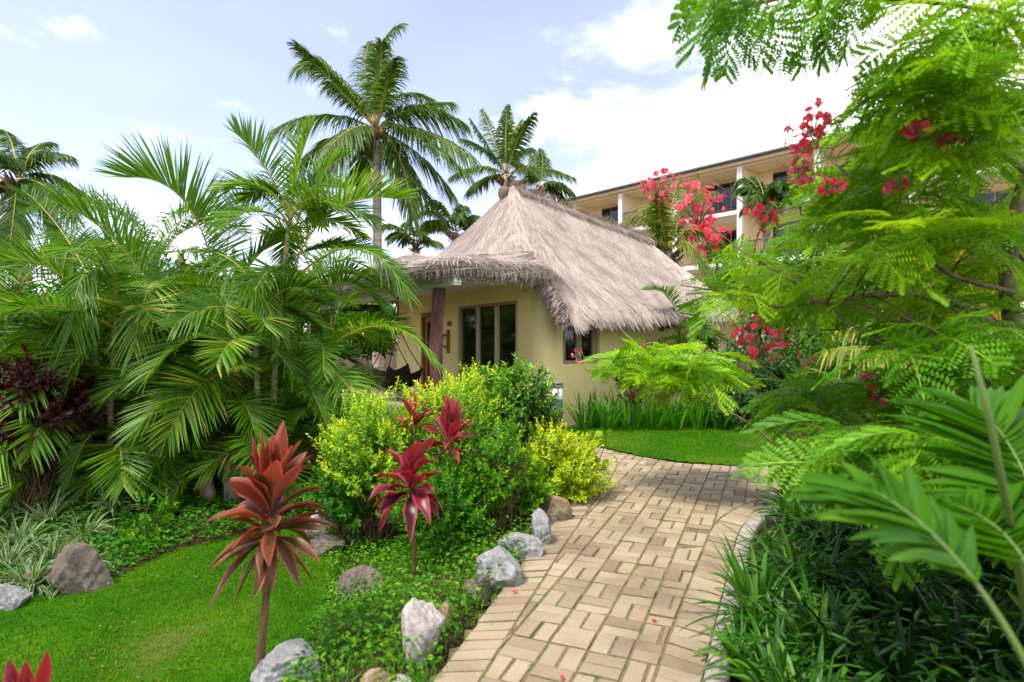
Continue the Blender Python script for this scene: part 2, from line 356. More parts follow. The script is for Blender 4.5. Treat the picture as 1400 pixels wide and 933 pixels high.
def straps(mb, P0, D, Ln, Wd, bend, tint, seg=6, fold=.25, prof=None, roll=0., wave=0., mat=0, tipdark=0.):
    """blades three vertices wide that arch over under their own weight"""
    P0 = np.asarray(P0, float); n = len(P0); D = unit(np.asarray(D, float))
    Ln = np.broadcast_to(Ln, (n,)).astype(float); Wd = np.broadcast_to(Wd, (n,)).astype(float); bend = np.broadcast_to(bend, (n,)).astype(float)
    s = np.linspace(0, 1, seg + 1)
    hz = np.array((0, 0, -1.))
    C = P0[:, None] + D[:, None] * (Ln[:, None] * s)[..., None] + hz * (bend[:, None] * Ln[:, None] * s ** 2.2)[..., None]
    T = unit(np.gradient(C, axis=1))
    rnd = np.where(np.abs(D[:, 2:3]) > .96, np.stack((np.cos(np.arange(n) * 2.4), np.sin(np.arange(n) * 2.4), np.zeros(n)), 1), UP)
    S0 = unit(np.cross(D, rnd))
    S = unit(S0[:, None] - T * np.sum(S0[:, None] * T, -1, keepdims=True)); U = np.cross(S, T)
    ro = np.broadcast_to(roll, (n,))[:, None, None] * s[None, :, None]
    S, U = S * np.cos(ro) + U * np.sin(ro), U * np.cos(ro) - S * np.sin(ro)
    if prof is None: prof = lambda q: np.minimum(1, .35 + q * 3) * (1 - q ** 3) + .02
    hw = (Wd[:, None] * prof(s)[None] / 2)[..., None]
    wv = (wave * np.sin(s[None] * 9 + np.arange(n)[:, None] * 1.7))[..., None] * hw * 2
    Lf = C + S * hw + U * (hw * fold * 2 + wv); Rt = C - S * hw + U * (hw * fold * 2 - wv)
    V = np.stack((Lf, C, Rt), 2).reshape(n, -1, 3)
    q = []
    for k in range(seg):
        a = k * 3; q += [(a, a + 1, a + 4, a + 3), (a + 1, a + 2, a + 5, a + 4)]
    Q = (np.arange(n)[:, None, None] * (3 * (seg + 1)) + np.array(q)[None]).reshape(-1, 4)
    tt = np.broadcast_to(tint, (n,))[:, None] - tipdark * s[None] ** 2
    mb.add(V, Q, tint=np.repeat(tt, 3, axis=1).ravel(), edge=np.tile([1, 0, 1], n * (seg + 1)), mat=mat)

def frond(mb, P0, P1, P2, n=46, ll=.42, lw=.026, vee=.45, droop=.35, bare=.14, rac=.010, roll=0., tint=(.25, .6), up=None, seg=4, fold=.22, a0=72, a1=24, split=.0, tipbend=0.):
    """one pinnate palm frond: a stalk through three points and two rows of leaflets. material 0 leaf, 1 stalk"""
    P0, P1, P2 = (np.asarray(p, float) for p in (P0, P1, P2))
    def bez(t): t = t[:, None]; return (1 - t) ** 2 * P0 + 2 * t * (1 - t) * P1 + t * t * P2
    def dbz(t): t = t[:, None]; return unit(2 * (1 - t) * (P1 - P0) + 2 * t * (P2 - P1))
    tr = np.linspace(0, 1, 15)
    mb.tube(bez(tr), rac * (1 - .8 * tr), 5, tint=np.repeat(.5 + .3 * tr, 5), mat=1)
    t = bare + (1 - bare) * np.linspace(0, 1, n) ** .92
    pos = bez(t); T = dbz(t)
    h = UP if up is None else np.asarray(up, float)
    S = np.cross(T, h); bad = np.linalg.norm(S, axis=1) < .12
    if bad.any(): S[bad] = np.cross(T[bad], unit(P2 - P0 + np.array((.01, .02, 0))) * .0 + np.array((.2, 1., .1)))
    S = unit(S)
    for k in range(1, n):
        if np.dot(S[k], S[k - 1]) < 0: S[k] *= -1
    U = np.cross(S, T); U *= np.sign(np.sum(U * h, 1, keepdims=True) + 1e-6)
    if roll: S, U = S * math.cos(roll) + U * math.sin(roll), U * math.cos(roll) - S * math.sin(roll)
    q = (t - bare) / (1 - bare)
    Lq = ll * (.45 + .55 * np.sin(np.pi * np.clip(.12 + .70 * q, 0, 1))) * (1 - .35 * q ** 4)
    for sd in (-1, 1):
        ang = R(1) * (a0 + (a1 - a0) * q ** 1.2 + rng.normal(0, 4, n))
        ve = vee + rng.normal(0, .10, n)
        D = T * np.cos(ang)[:, None] + (S * sd * np.cos(ve)[:, None] + U * np.sin(ve)[:, None]) * np.sin(ang)[:, None]
        D = unit(D)
        Ln = Lq * rng.uniform(.88, 1.08, n)
        s = np.linspace(0, 1, seg + 1)
        sag = droop * rng.uniform(.6, 1.4, n)
        C = pos[:, None] + D[:, None] * (Ln[:, None] * s)[..., None] + np.array((0, 0, -1.)) * (sag[:, None] * Ln[:, None] * s ** 2)[..., None]
        TT = unit(np.gradient(C, axis=1))
        Wv = unit(T[:, None] - TT * np.sum(T[:, None] * TT, -1, keepdims=True))
        Nn = np.cross(Wv, TT)
        tilt = rng.normal(0, .25, n)[:, None, None] + .3 * sd
        Wv = Wv * np.cos(tilt) + Nn * np.sin(tilt); Nn = np.cross(Wv, TT)
        pr = np.minimum(1, .45 + s * 3) * (1 - s ** 2.6) + .03
        hw = (lw / 2 * pr[None] * (.75 + .5 * Lq / ll)[:, None])[..., None]
        ff = fold * hw * 2
        V = np.stack((C + Wv * hw, C - Nn * ff * np.sign(np.sum(Nn * U[:, None], -1, keepdims=True)), C - Wv * hw), 2)
        qd = []
        for k in range(seg):
            a = k * 3; qd += [(a, a + 1, a + 4, a + 3), (a + 1, a + 2, a + 5, a + 4)]
        Q = (np.arange(n)[:, None, None] * (3 * (seg + 1)) + np.array(qd)[None]).reshape(-1, 4)
        tv = np.clip(rng.uniform(tint[0], tint[1], n)[:, None] + rng.choice([0, 0, 0, .3], n)[:, None] * s[None] ** 3, 0, 1)
        mb.add(V, Q, tint=np.repeat(tv, 3, axis=1).ravel(), edge=np.tile([1, 0, 1], n * (seg + 1)), mat=0)

def feather_template(rg, pairs=6, lf=7, droop=.25):
    """a twice-feathered leaf of length 1 along +X"""
    V = []; Q = []; TN = []
    xs = np.linspace(.22, 1., pairs)
    def z(x, y): return .18 * x - (.18 + droop) * x * x - .35 * y * y
    b = 0
    def quad(p, tn):
        nonlocal b
        V.extend(p); Q.append((b, b + 1, b + 2, b + 3)); TN.extend([tn] * 4); b += 4
    for k in range(8):                                                      # rachis
        x0, x1 = k / 8, (k + 1) / 8; ww = .008
        quad([(x0, -ww, z(x0, 0) - .004), (x1, -ww, z(x1, 0) - .004), (x1, ww, z(x1, 0) - .004), (x0, ww, z(x0, 0) - .004)], .9)
    for i, x in enumerate(xs):
        pl = .42 * (math.sin(math.pi * (.25 + .62 * i / (pairs - 1))) * .75 + .25)
        for sd in (-1, 1):
            an = R(68 - 30 * i / (pairs - 1) + rg.normal(0, 4)); dx, dy = math.cos(an), math.sin(an) * sd
            dipp = rg.normal(0, .04)
            for j in range(lf):
                s = (j + .7) / lf * pl
                cx, cy = x * .98 + dx * s, dy * s
                l = .105 * (1 - .35 * (j / lf) ** 2) * (1 - .2 * (j == 0)); wd = .050
                for s2 in (-1, 1):
                    ex, ey = dx * .35 - dy * s2 * .94, dy * .35 + dx * s2 * .94
                    wx, wy = dx * wd / 2, dy * wd / 2
                    tn = rg.uniform(-.12, .12); tip = rg.normal(-.012, .012)
                    p0 = (cx, cy); p2 = (cx + ex * l, cy + ey * l); m = (cx + ex * l * .55, cy + ey * l * .55)
                    zz = lambda p, e=0: z(p[0], p[1]) + e + dipp * s / pl
                    quad([(*p0, zz(p0)), (m[0] - wx, m[1] - wy, zz(m, tip * .3)), (*p2, zz(p2, tip)), (m[0] + wx, m[1] + wy, zz(m, tip * .3))], .5 + tn)
    return np.array(V), np.array(Q), np.array(TN)
FT = [feather_template(np.random.default_rng(k), 6 + k % 3, 7 + k % 2, .10 + .12 * k) for k in range(4)]
def feathers(mb, Pos, D, Nn, Ln, tint, mat=0):
    Pos = np.asarray(Pos); n = len(Pos); D = unit(np.asarray(D)); S = unit(np.cross(Nn, D)); U = np.cross(D, S)
    Ln = np.broadcast_to(Ln, (n,)); tint = np.broadcast_to(tint, (n,))
    idx = rng.integers(0, len(FT), n)
    for k in range(len(FT)):
        I = np.where(idx == k)[0]
        if not len(I): continue
        V, Q, TN = FT[k]
        W = Pos[I][:, None] + Ln[I][:, None, None] * (V[None, :, 0:1] * D[I][:, None] + V[None, :, 1:2] * S[I][:, None] + V[None, :, 2:3] * U[I][:, None])
        mb.add(W, (np.arange(len(I))[:, None, None] * len(V) + Q[None]).reshape(-1, 4), tint=np.clip(tint[I][:, None] + (TN - .5)[None], 0, 1).ravel(), mat=mat)

def rsphere(n): return unit(rng.normal(size=(n, 3)))
def flowers(c, r, n, pink=False, face=None):
    """a head of ruffled five-petalled flowers with long stamens"""
    n = int(n * 1.5); mb = MB(); c = np.asarray(c, float)
    d = rsphere(n); d[:, 2] = d[:, 2] * .8 + .15; cen = c + d * r * rng.uniform(.5, 1.15, (n, 1))
    Pn = []; Dn = []; Nn = []; Tn = []
    sz = .021 * rng.uniform(.8, 1.2, n)
    for i in range(n):
        ax = unit(d[i] + rng.normal(0, .3, 3)); a = unit(np.cross(ax, (.3, .5, .8))); b2 = np.cross(ax, a)
        for k in range(5):
            th = k * 1.2566 + rng.normal(0, .12); e = a * math.cos(th) + b2 * math.sin(th)
            Pn.append(cen[i]); Dn.append(e + ax * .45); Nn.append(ax); Tn.append(np.clip(rng.normal(.45, .22), 0, 1))
    Pn = np.array(Pn); Dn = np.array(Dn)
    leaves(mb, Pn, Dn, np.array(Nn), np.repeat(sz, 5), np.repeat(sz, 5) * .95, np.array(Tn), .22, (.4, .82, .9, .85), .25)
    st = np.repeat(cen, 4, 0); ds = np.repeat(d, 4, 0) + rng.normal(0, .35, (n * 4, 3))
    straps(mb, st, ds, .05, .0022, .1, .1, seg=3, fold=0)
    for i in range(n):
        mb.tube([c - UP * r * .6, (c + cen[i]) / 2 - UP * r * .15, cen[i]], .0016, 3, mat=1, cap=False)
    return mb
def vary(mb_, *a): pass

# ------------------------------------------------------------------ ground, path, lawns
def axis(lo, hi, step, far):
    a = list(np.arange(lo, hi + 1e-6, step)); d = step
    while a[-1] < far: d *= 1.25; a.append(a[-1] + d)
    d = step
    while a[0] > -far: d *= 1.25; a.insert(0, a[0] - d)
    return np.array(a)
def sheet(xs, ys, fz, keep=None):
    X, Y = np.meshgrid(xs, ys, indexing='ij'); Z = fz(X, Y); nx, ny = X.shape
    i, j = np.meshgrid(np.arange(nx - 1), np.arange(ny - 1), indexing='ij')
    Q = np.stack((i * ny + j, (i + 1) * ny + j, (i + 1) * ny + j + 1, i * ny + j + 1), -1).reshape(-1, 4)
    V = np.stack((X, Y, Z), -1).reshape(-1, 3)
    if keep is not None: Q = Q[keep(V[Q].mean(1))]
    return V, Q
def inside(poly, x, y):
    x = np.asarray(x); y = np.asarray(y); r = np.zeros(x.shape, bool); n = len(poly)
    for k in range(n):
        x1, y1 = poly[k][:2]; x2, y2 = poly[(k + 1) % n][:2]
        c = ((y1 > y) != (y2 > y)) & (x < (x2 - x1) * (y - y1) / (y2 - y1 + 1e-12) + x1); r ^= c
    return r
def smooth_line(p, k=3):
    p = np.asarray(p, float)
    for _ in range(k):
        q = np.empty((2 * len(p), 2)); q[0] = p[0]; q[-1] = p[-1]
        q[1:-1:2] = .75 * p[:-1] + .25 * p[1:]; q[2:-1:2] = .25 * p[:-1] + .75 * p[1:]; p = q
    return p
LEFT = smooth_line([(-1.35, -.5), (-.9, 1.0), (-.35, 2.70), (-.05, 4.06 - .35), (.24, 4.63), (.60, 5.75), (.98, 6.9), (1.05, 7.5), (.35, 8.4), (-1.3, 9.6)])
RIGHT = smooth_line([(-.25, -.5), (.12, 1.0), (.80, 2.65), (1.38, 3.95), (1.85, 5.0), (2.6, 5.62), (3.8, 5.82), (8.5, 5.85)])
FAR = smooth_line([(-.9, 10.3), (.6, 8.75), (1.15, 7.85), (1.70, 7.12), (2.35, 6.86), (3.1, 6.78), (5, 6.85), (8.5, 6.9)])
def pz(y): return .025 * np.minimum(y, 12)
outer = np.concatenate((LEFT, FAR, RIGHT[::-1]))
V, Q = sheet(axis(-9, 9, .15, 260), axis(-2, 14, .15, 420), lambda X, Y: g(X, Y) - .06 * inside(outer, X, Y) - .045)
mb = MB(); mb.add(V, Q); setting(mb.build('ground', MT['soil']))
# the jointing bed under the pavers
mb = MB(); xs = np.arange(-1.5, 8.6, .06); ys = np.arange(-.6, 10.4, .06)
V, Q = sheet(xs, ys, lambda X, Y: pz(Y) - .007 + 0 * X, lambda c: inside(outer, c[:, 0], c[:, 1])); mb.add(V, Q)
setting(mb.build('path_bed', MT['joint']))
# pavers: a soldier course along each side, basket weave between
def offset(line, d):
    t = unit(np.gradient(line, axis=0)); return line + np.stack((t[:, 1], -t[:, 0]), 1) * d    # +d: to the right of travel
LI = offset(LEFT, .20); RI = offset(RIGHT, -.20); FI = offset(FAR, .0)
inner = np.concatenate((LI, FI, RI[::-1]))
pb = MB()
def brick(poly, tint=None):
    poly = np.asarray(poly, float)
    n = len(poly); c = poly.mean(0)
    ar = .5 * abs(np.sum(poly[:, 0] * np.roll(poly[:, 1], -1) - np.roll(poly[:, 0], -1) * poly[:, 1]))
    if n < 3 or ar < .0012: return
    sg = np.sum(poly[:, 0] * np.roll(poly[:, 1], -1) - np.roll(poly[:, 0], -1) * poly[:, 1])
    if sg < 0: poly = poly[::-1]
    def inset(d):                        # every edge moved in by d
        e = np.roll(poly, -1, 0) - poly; e = e / np.maximum(np.linalg.norm(e, axis=1, keepdims=True), 1e-6); nr = np.stack((-e[:, 1], e[:, 0]), 1); o = np.empty_like(poly)
        for k in range(n):
            n0, n1 = nr[k - 1], nr[k]; det = n0[0] * n1[1] - n0[1] * n1[0]
            if abs(det) < .15: o[k] = poly[k] + n1 * d; continue
            b0, b1 = n0 @ poly[k] + d, n1 @ poly[k] + d; o[k] = ((b0 * n1[1] - n0[1] * b1) / det, (n0[0] * b1 - b0 * n1[0]) / det)
        return o
    dz = rng.normal(0, .0025); tl = rng.normal(0, .014, 2)
    def zz(p, o): return np.column_stack((p, pz(p[:, 1]) + o + dz + (p - c) @ tl))
    ji = .0052 + abs(rng.normal(0, .0016)); rings = [zz(inset(ji), -.04), zz(inset(ji), -.005), zz(inset(ji + .0035), 0), ]
    V = np.concatenate(rings); L2 = []
    for r in range(2):
        for k in range(n): L2.append((r * n + k, r * n + (k + 1) % n, (r + 1) * n + (k + 1) % n, (r + 1) * n + k))
    L2.append(tuple(2 * n + np.arange(n)))
    b0_ = pb.n; pb.ngon(V, L2, rng.uniform(0, 1) if tint is None else tint)
    for q in range(n): pb.NG[len(pb.NG) - len(L2) + q] = (pb.NG[len(pb.NG) - len(L2) + q][0], 1)
def clip(poly, a, b):                    # keep what is left of a->b
    out = []; nrm = np.array((-(b - a)[1], (b - a)[0]))
    for k in range(len(poly)):
        p, q = poly[k], poly[(k + 1) % len(poly)]; dp, dq = (p - a) @ nrm, (q - a) @ nrm
        if dp >= 0: out.append(p)
        if dp * dq < 0: out.append(p + (q - p) * dp / (dp - dq))
    return np.array(out) if len(out) > 2 else None
BX = .098
def course(lo, li, step=BX):
    def resample(l, m):
        s = np.concatenate(([0], np.cumsum(np.linalg.norm(np.diff(l, axis=0), axis=1)))); t = np.linspace(0, s[-1], m)
        return np.stack((np.interp(t, s, l[:, 0]), np.interp(t, s, l[:, 1])), 1)
    length = np.linalg.norm(np.diff(lo, axis=0), axis=1).sum(); m = int(length / step) + 1
    A, B = resample(lo, m), resample(li, m)
    for k in range(m - 1):
        if A[k][1] > 9 or A[k][0] > 7: continue
        brick([A[k], A[k + 1], B[k + 1], B[k]])
course(LEFT, LI); course(RIGHT, RI)
db = unit(np.array((.385, .923))); da = np.array((db[1], -db[0])); org = np.array((-.149, 2.756))
edges = [(LI, 1), (RI, -1), (FI, 1)]
for i in range(-30, 60):
    for j in range(-30, 60):
        o = org + da * i * BX * 2 + db * j * BX * 2
        if not (-1.5 < o[0] < 7 and -.6 < o[1] < 10): continue
        for h in (0, 1):
            if (i + j) % 2: q = [(0, h), (2, h), (2, h + 1), (0, h + 1)]
            else: q = [(h, 0), (h + 1, 0), (h + 1, 2), (h, 2)]
            poly = np.array([o + da * BX * a + db * BX * b for a, b in q])
            ins = inside(inner, poly[:, 0], poly[:, 1])
            if not ins.any(): continue
            if not ins.all():
                c = poly.mean(0)
                for ln, sd in edges:
                    k = int(np.argmin(np.linalg.norm(ln[:-1] + np.diff(ln, axis=0) / 2 - c, axis=1)))
                    if np.linalg.norm(ln[k] - c) > .45: continue
                    a, b = ln[k], ln[k + 1]
                    inc = ins.argmax(); pin = poly[inc]
                    side = (b - a)[0] * (pin - a)[1] - (b - a)[1] * (pin - a)[0]
                    poly = clip(poly, a, b) if side > 0 else clip(poly, b, a)
                    if poly is None: break
                if poly is None: continue
            brick(poly)
setting(pb.build('brick_path', [MT['paver'], MT['joint']], smooth=False))
# concrete kerb along the right side
kb = MB(); k0, k1 = RIGHT[::1], offset(RIGHT, .105); nk = len(k0)
def kz(p, o): return np.column_stack((p, pz(p[:, 1]) + o))
prof = [kz(k0, -.05), kz(k0 + (k1 - k0) * .02, .008), kz(k0 + (k1 - k0) * .1, .018), kz(k0 + (k1 - k0) * .85, .02), kz(k1, .004), kz(k1, -.08)]
Vk = np.stack(prof, 1); m = len(prof)
i, j = np.meshgrid(np.arange(nk - 1), np.arange(m - 1), indexing='ij')
kb.add(Vk, np.stack((i * m + j, i * m + j + 1, (i + 1) * m + j + 1, (i + 1) * m + j), -1).reshape(-1, 4))
setting(kb.build('path_kerb', MT['kerb']))

# lawns: turf sheet and blades of grass
def pxpoly(pts): return np.array([gp(*p)[:2] for p in pts])
LAWN_L = np.concatenate((pxpoly([(-160, 850), (-60, 830), (40, 812), (95, 806), (170, 782), (240, 752), (310, 734), (400, 722), (445, 742), (462, 790), (440, 830), (425, 870), (400, 933)]), [(-1.6, 2.0), (-4, 1.8)]))
def lawn(poly, n, res=.05, lift=0.0, hgt=.028):
    lo, hi = poly.min(0), poly.max(0)
    V, Q = sheet(np.arange(lo[0], hi[0] + res, res), np.arange(lo[1], hi[1] + res, res), lambda X, Y: g(X, Y) + lift, lambda c: inside(poly, c[:, 0], c[:, 1]))
    a = MB(); a.add(V, Q)
    p = rng.uniform(lo, hi, (n, 2)); p = p[inside(poly, p[:, 0], p[:, 1])]
    bl = MB(); k = len(p); P3 = np.column_stack((p, g(p[:, 0], p[:, 1]) + lift - .002))
    th = rng.uniform(0, 6.283, k); tl = rng.uniform(.1, 1.1, k)
    D = np.stack((np.cos(th) * np.sin(tl), np.sin(th) * np.sin(tl), np.cos(tl)), 1); h = hgt * rng.uniform(.4, 1.3, k)[:, None]
    W = np.stack((-np.sin(th), np.cos(th), 0 * th), 1) * .0022
    mid = P3 + D * h * .6 + UP * h * .1; tip = P3 + D * h - UP * h * .15
    V = np.stack((P3 - W, P3 + W, mid + W * .8, tip, mid - W * .8), 1); o = np.arange(k)[:, None] * 5
    patch = .5 + .38 * np.sin(p[:, 0] * 2.7 + 1) * np.sin(p[:, 1] * 2.1) 
    bl.add(V, np.concatenate((o + np.array([0, 1, 2, 4]),)), o + np.array([4, 2, 3]), tint=np.repeat(np.clip(patch + rng.normal(0, .22, k), 0, 1), 5))
    return a, bl
a, bl = lawn(LAWN_L, 70000)
setting(a.build('lawn', MT['turf'])); setting(bl.build('lawn_grass', MT['grass']), 'stuff', 'short green turf of the lower lawn beside the bronze plant', 'grass')
LAWN_R = np.concatenate((offset(FAR, -.0)[8:], [(8.5, 8.6), (6, 9.2), (3.5, 9.35), (2.2, 9.5), (1.2, 9.9), (.2, 9.9)]))
a, bl = lawn(LAWN_R, 90000, .06, .012, .03)
setting(a.build('upper_lawn', MT['turf'])); setting(bl.build('upper_lawn_grass', MT['grass']), 'stuff', 'bright green turf strip between the paved path and the iris bed', 'grass')

# ------------------------------------------------------------------ the thatched cottage
u = np.array((-.518, .855)); nn = np.array((-.855, -.518)); C0 = np.array((.48, 10.0))
def H(t, d, z):                       # t along the front wall to the left, d out into the veranda, z up
    p = C0 + u * t + nn * d; return np.array((p[0], p[1], z))
def hbox(m, t0, t1, d0, d1, z0, z1, tint=.5, mat=0):
    m.hexa(np.array([H(t, d, z) for t in (t0, t1) for d in (d0, d1) for z in (z0, z1)]), tint, mat)
cot = thing('thatched_cottage', 'cream walled cottage with a shaggy thatched roof and a log post veranda', 'cottage', H(3, -2, .2))
FZ = .34
m = MB()                                                        # wall with its openings left open
W0, W1 = .1, 2.56
hbox(m, 4.92, 6.5, -.2, 0, W0, W1); hbox(m, 3.78, 4.92, -.2, 0, 2.19, W1); hbox(m, 3.06, 3.78, -.2, 0, W0, W1)
hbox(m, .75, 3.06, -.2, 0, 2.25, W1); hbox(m, .75, 3.06, -.2, 0, W0, FZ + .04); hbox(m, .3, .75, -.2, 0, W0, W1)
arc = [(.3 - .3 * math.sin(a), -.3 + .3 * math.cos(a)) for a in np.linspace(0, math.pi / 2, 11)]
arci = [(.3 - .1 * math.sin(a), -.3 + .1 * math.cos(a)) for a in np.linspace(0, math.pi / 2, 11)]
V = []
for (a, b), (c, d) in zip(arc, arci): V += [H(a, b, W0), H(a, b, 2.40 - .9 * max(0, -b - .1)), H(c, d, 2.40 - .9 * max(0, -b - .1)), H(c, d, W0)]
V = np.array(V); Q = []
for k in range(10):
    o = k * 4; Q += [(o, o + 4, o + 5, o + 1), (o + 1, o + 5, o + 6, o + 2), (o + 2, o + 6, o + 7, o + 3)]
mr = MB(); mr.add(V, Q)
WS = 2.06
hbox(m, 0, .2, -.42, -.3, W0, WS); hbox(m, 0, .2, -1.19, -.42, W0, 1.17); hbox(m, 0, .2, -1.19, -.42, 2.0, WS); hbox(m, 0, .2, -4.2, -1.19, W0, WS)
hbox(m, 6.3, 6.5, -4.2, -.2, W0, 2.3); hbox(m, .2, 6.3, -4.2, -4.0, W0, WS)
wl = m.build('wall', MT['cream'], cot, smooth=False); mr.build('rounded_corner', MT['cream'], cot)
m = MB(); hbox(m, .02, 7.6, 0.01, 1.75, .12, FZ); m.build('veranda_floor', MT['kerb'], cot, smooth=False)
m = MB(); hbox(m, .22, 6.28, -3.98, -.22, .2, .3); m.build('room_floor', MT['redwood'], cot, smooth=False)

def pane_window(t0, t1, z0, z1, n, sill=None, front=True):
    def bx(mm, a0, a1, b0, b1, c0, c1, **k):
        if front: hbox(mm, a0, a1, b0, b1, c0, c1, **k)
        else: hbox(mm, -b1, -b0, -a1, -a0, c0, c1, **k)       # on the side wall: t becomes depth
    f = MB(); e = .05
    if front: o0, o1 = -.13, -.03
    else: o0, o1 = -.17, -.07
    bx(f, t0, t0 + e, o0, o1, z0, z1); bx(f, t1 - e, t1, o0, o1, z0, z1)
    bx(f, t0 + e, t1 - e, o0, o1, z1 - e, z1); bx(f, t0 + e, t1 - e, o0, o1, z0, z0 + e)
    fr = f.build('window', MT['frame'], cot, smooth=False)
    wd = (t1 - t0 - 2 * e) / n
    for k in range(n):
        a, b = t0 + e + k * wd, t0 + e + (k + 1) * wd
        zb = z0 + e
        if sill:
            s = MB(); bx(s, a + .05, b - .05, o0 + .02, o1 - .02, z0 + e, sill); s.build('panel', MT['redwood'], fr, smooth=False); zb = sill
        q = MB(); bx(q, a + .05, b - .05, o0 + .035, o1 - .045, zb + .003, z1 - e - .003); q.build('pane', MT['glass'], fr, smooth=False)
        q = MB(); bx(q, a + .003, a + .047, o0 + .01, o1 + .004, z0 + e + .002, z1 - e - .002); bx(q, b - .047, b - .003, o0 + .01, o1 + .004, z0 + e + .002, z1 - e - .002)
        q.build('sash', MT['paleframe'] if (front and k != n - 1) else MT['frame'], fr, smooth=False)
pane_window(.752, 3.058, FZ + .042, 2.248, 3, sill=1.12)
pane_window(.422, 1.188, 1.172, 1.998, 2, front=False)
f = MB(); hbox(f, 4.82, 4.918, -.15, .015, FZ, 2.188); hbox(f, 3.782, 3.88, -.15, .015, FZ, 2.188); hbox(f, 3.88, 4.82, -.15, .015, 2.09, 2.188)
hbox(f, 4.70, 4.815, -.11, -.05, FZ, 2.085); hbox(f, 3.885, 4.0, -.11, -.05, FZ, 2.085); hbox(f, 4.0, 4.70, -.11, -.05, 1.97, 2.085); hbox(f, 4.0, 4.70, -.11, -.05, FZ, .75)
dr = f.build('door', MT['orangewood'], cot, smooth=False)
q = MB(); hbox(q, 4.003, 4.697, -.09, -.075, .753, 1.967); q.build('pane', MT['glass'], dr, smooth=False)
q = MB(); q.tube([H(4.05 - .1, -.03, 1.25), H(3.95, .03, 1.25), H(3.95, .03, 1.40), H(3.95, -.03, 1.40)], .012, 6); q.build('handle', MT['metal_dark'], dr)
# bulkhead lamp, number plate
q = MB(); prof = [(.0, -.07), (.06, -.068), (.105, -.03), (.115, .0), (.118, .03), (.10, .035)]
cL = H(.48, 0.0, 2.33); q.lathe(prof, cL, 14, a0=0, a1=math.pi, rot=math.atan2(nn[1], nn[0]) - math.pi / 2)
lampo = q.build('wall_lamp', MT['lampgrey'], cot)
q = MB(); q.lathe([(.0, .032), (.098, .034)], cL, 14, a0=0, a1=math.pi, rot=math.atan2(nn[1], nn[0]) - math.pi / 2); q.build('lamp_cover', MT['diffuser'], lampo)
q = MB(); hbox(q, 3.34, 3.50, .001, .02, 1.86, 1.96); pl = q.build('number_plate', MT['bark'], cot, smooth=False)
q = MB(); c = H(6.62, -.2, 0); q.tube([c + UP * .1, c + UP * 1.2 + np.array((.03, 0, 0)), c + UP * 2.5], [.17, .14, .15], 9); q.build('corner_post', MT['blackwood'], cot)
# beam, post, ceiling
q = MB(); V = np.array([H(t, d, z) for t, zo in ((-.10, 0), (7.6, -.05)) for d in (1.5, 1.62) for z in (2.372 + zo, 2.585 + zo)]); q.hexa(V); q.build('beam', MT['beam'], cot, smooth=False)
q = MB(); hbox(q, 7.5, 7.62, 0, 1.49, 2.32, 2.5); q.build('side_beam', MT['metal_dark'], cot, smooth=False)
pt = H(.54, 1.56, 2.37); pbm = P(592, 576, 9.69); k = np.linspace(0, 1, 9)[:, None]
pts = pbm + (pt - pbm) * k + np.column_stack((.012 * np.sin(k[:, 0] * 7), 0 * k[:, 0], 0 * k[:, 0]))
q = MB(); q.tube(pts, .098 + .006 * np.sin(np.arange(9) * 1.9), 14); q.build('log_post', MT['postwood'], cot)
for k in range(1, 7):
    q = MB(); hbox(q, k * 1.1, k * 1.1 + .03, .02, 1.48, 2.545, 2.57 - .002 * k); q.build('ceiling_batten', MT['ceil'], cot, smooth=False)
q = MB(); q.box(H(-.112, 1.56, 2.48), (.115, .02, .15), math.atan2(u[1], u[0]) + math.pi / 2); q.build('beam_end', MT['white'], cot, smooth=False)

# --- thatch
TH = MB(); rr = np.random.default_rng(5)
def patch(mb, top, bot, nu, nv, sag=.05, nz=.035, thick=0.0):
    """surface between two polylines (same count), returns sampler"""
    top = np.asarray(top, float); bot = np.asarray(bot, float)
    def samp(line, s):
        l = np.concatenate(([0], np.cumsum(np.linalg.norm(np.diff(line, axis=0), axis=1)))); l /= max(l[-1], 1e-9)
        return np.stack([np.interp(s, l, line[:, k]) for k in range(3)], -1)
    def S(s, v):
        a, b = samp(top, s), samp(bot, s); v = np.asarray(v)[..., None]
        p = a + (b - a) * v
        bul = np.sin(np.pi * v) * sag
        wob = nz * (np.sin(s * 23 + v[..., 0] * 5) * .5 + np.sin(s * 41 - v[..., 0] * 9 + 1) * .3 + np.sin(s * 11 + v[..., 0] * 14) * .5)
        p[..., 2] += bul[..., 0] * -1 + wob * (.3 + .7 * v[..., 0])
        return p
    s, v = np.meshgrid(np.linspace(0, 1, nu), np.linspace(0, 1, nv), indexing='ij')
    V = S(s, v); i, j = np.meshgrid(np.arange(nu - 1), np.arange(nv - 1), indexing='ij')
    mb.add(V.reshape(-1, 3), np.stack((i * nv + j, (i + 1) * nv + j, (i + 1) * nv + j + 1, i * nv + j + 1), -1).reshape(-1, 4), tint=.42)
    return S
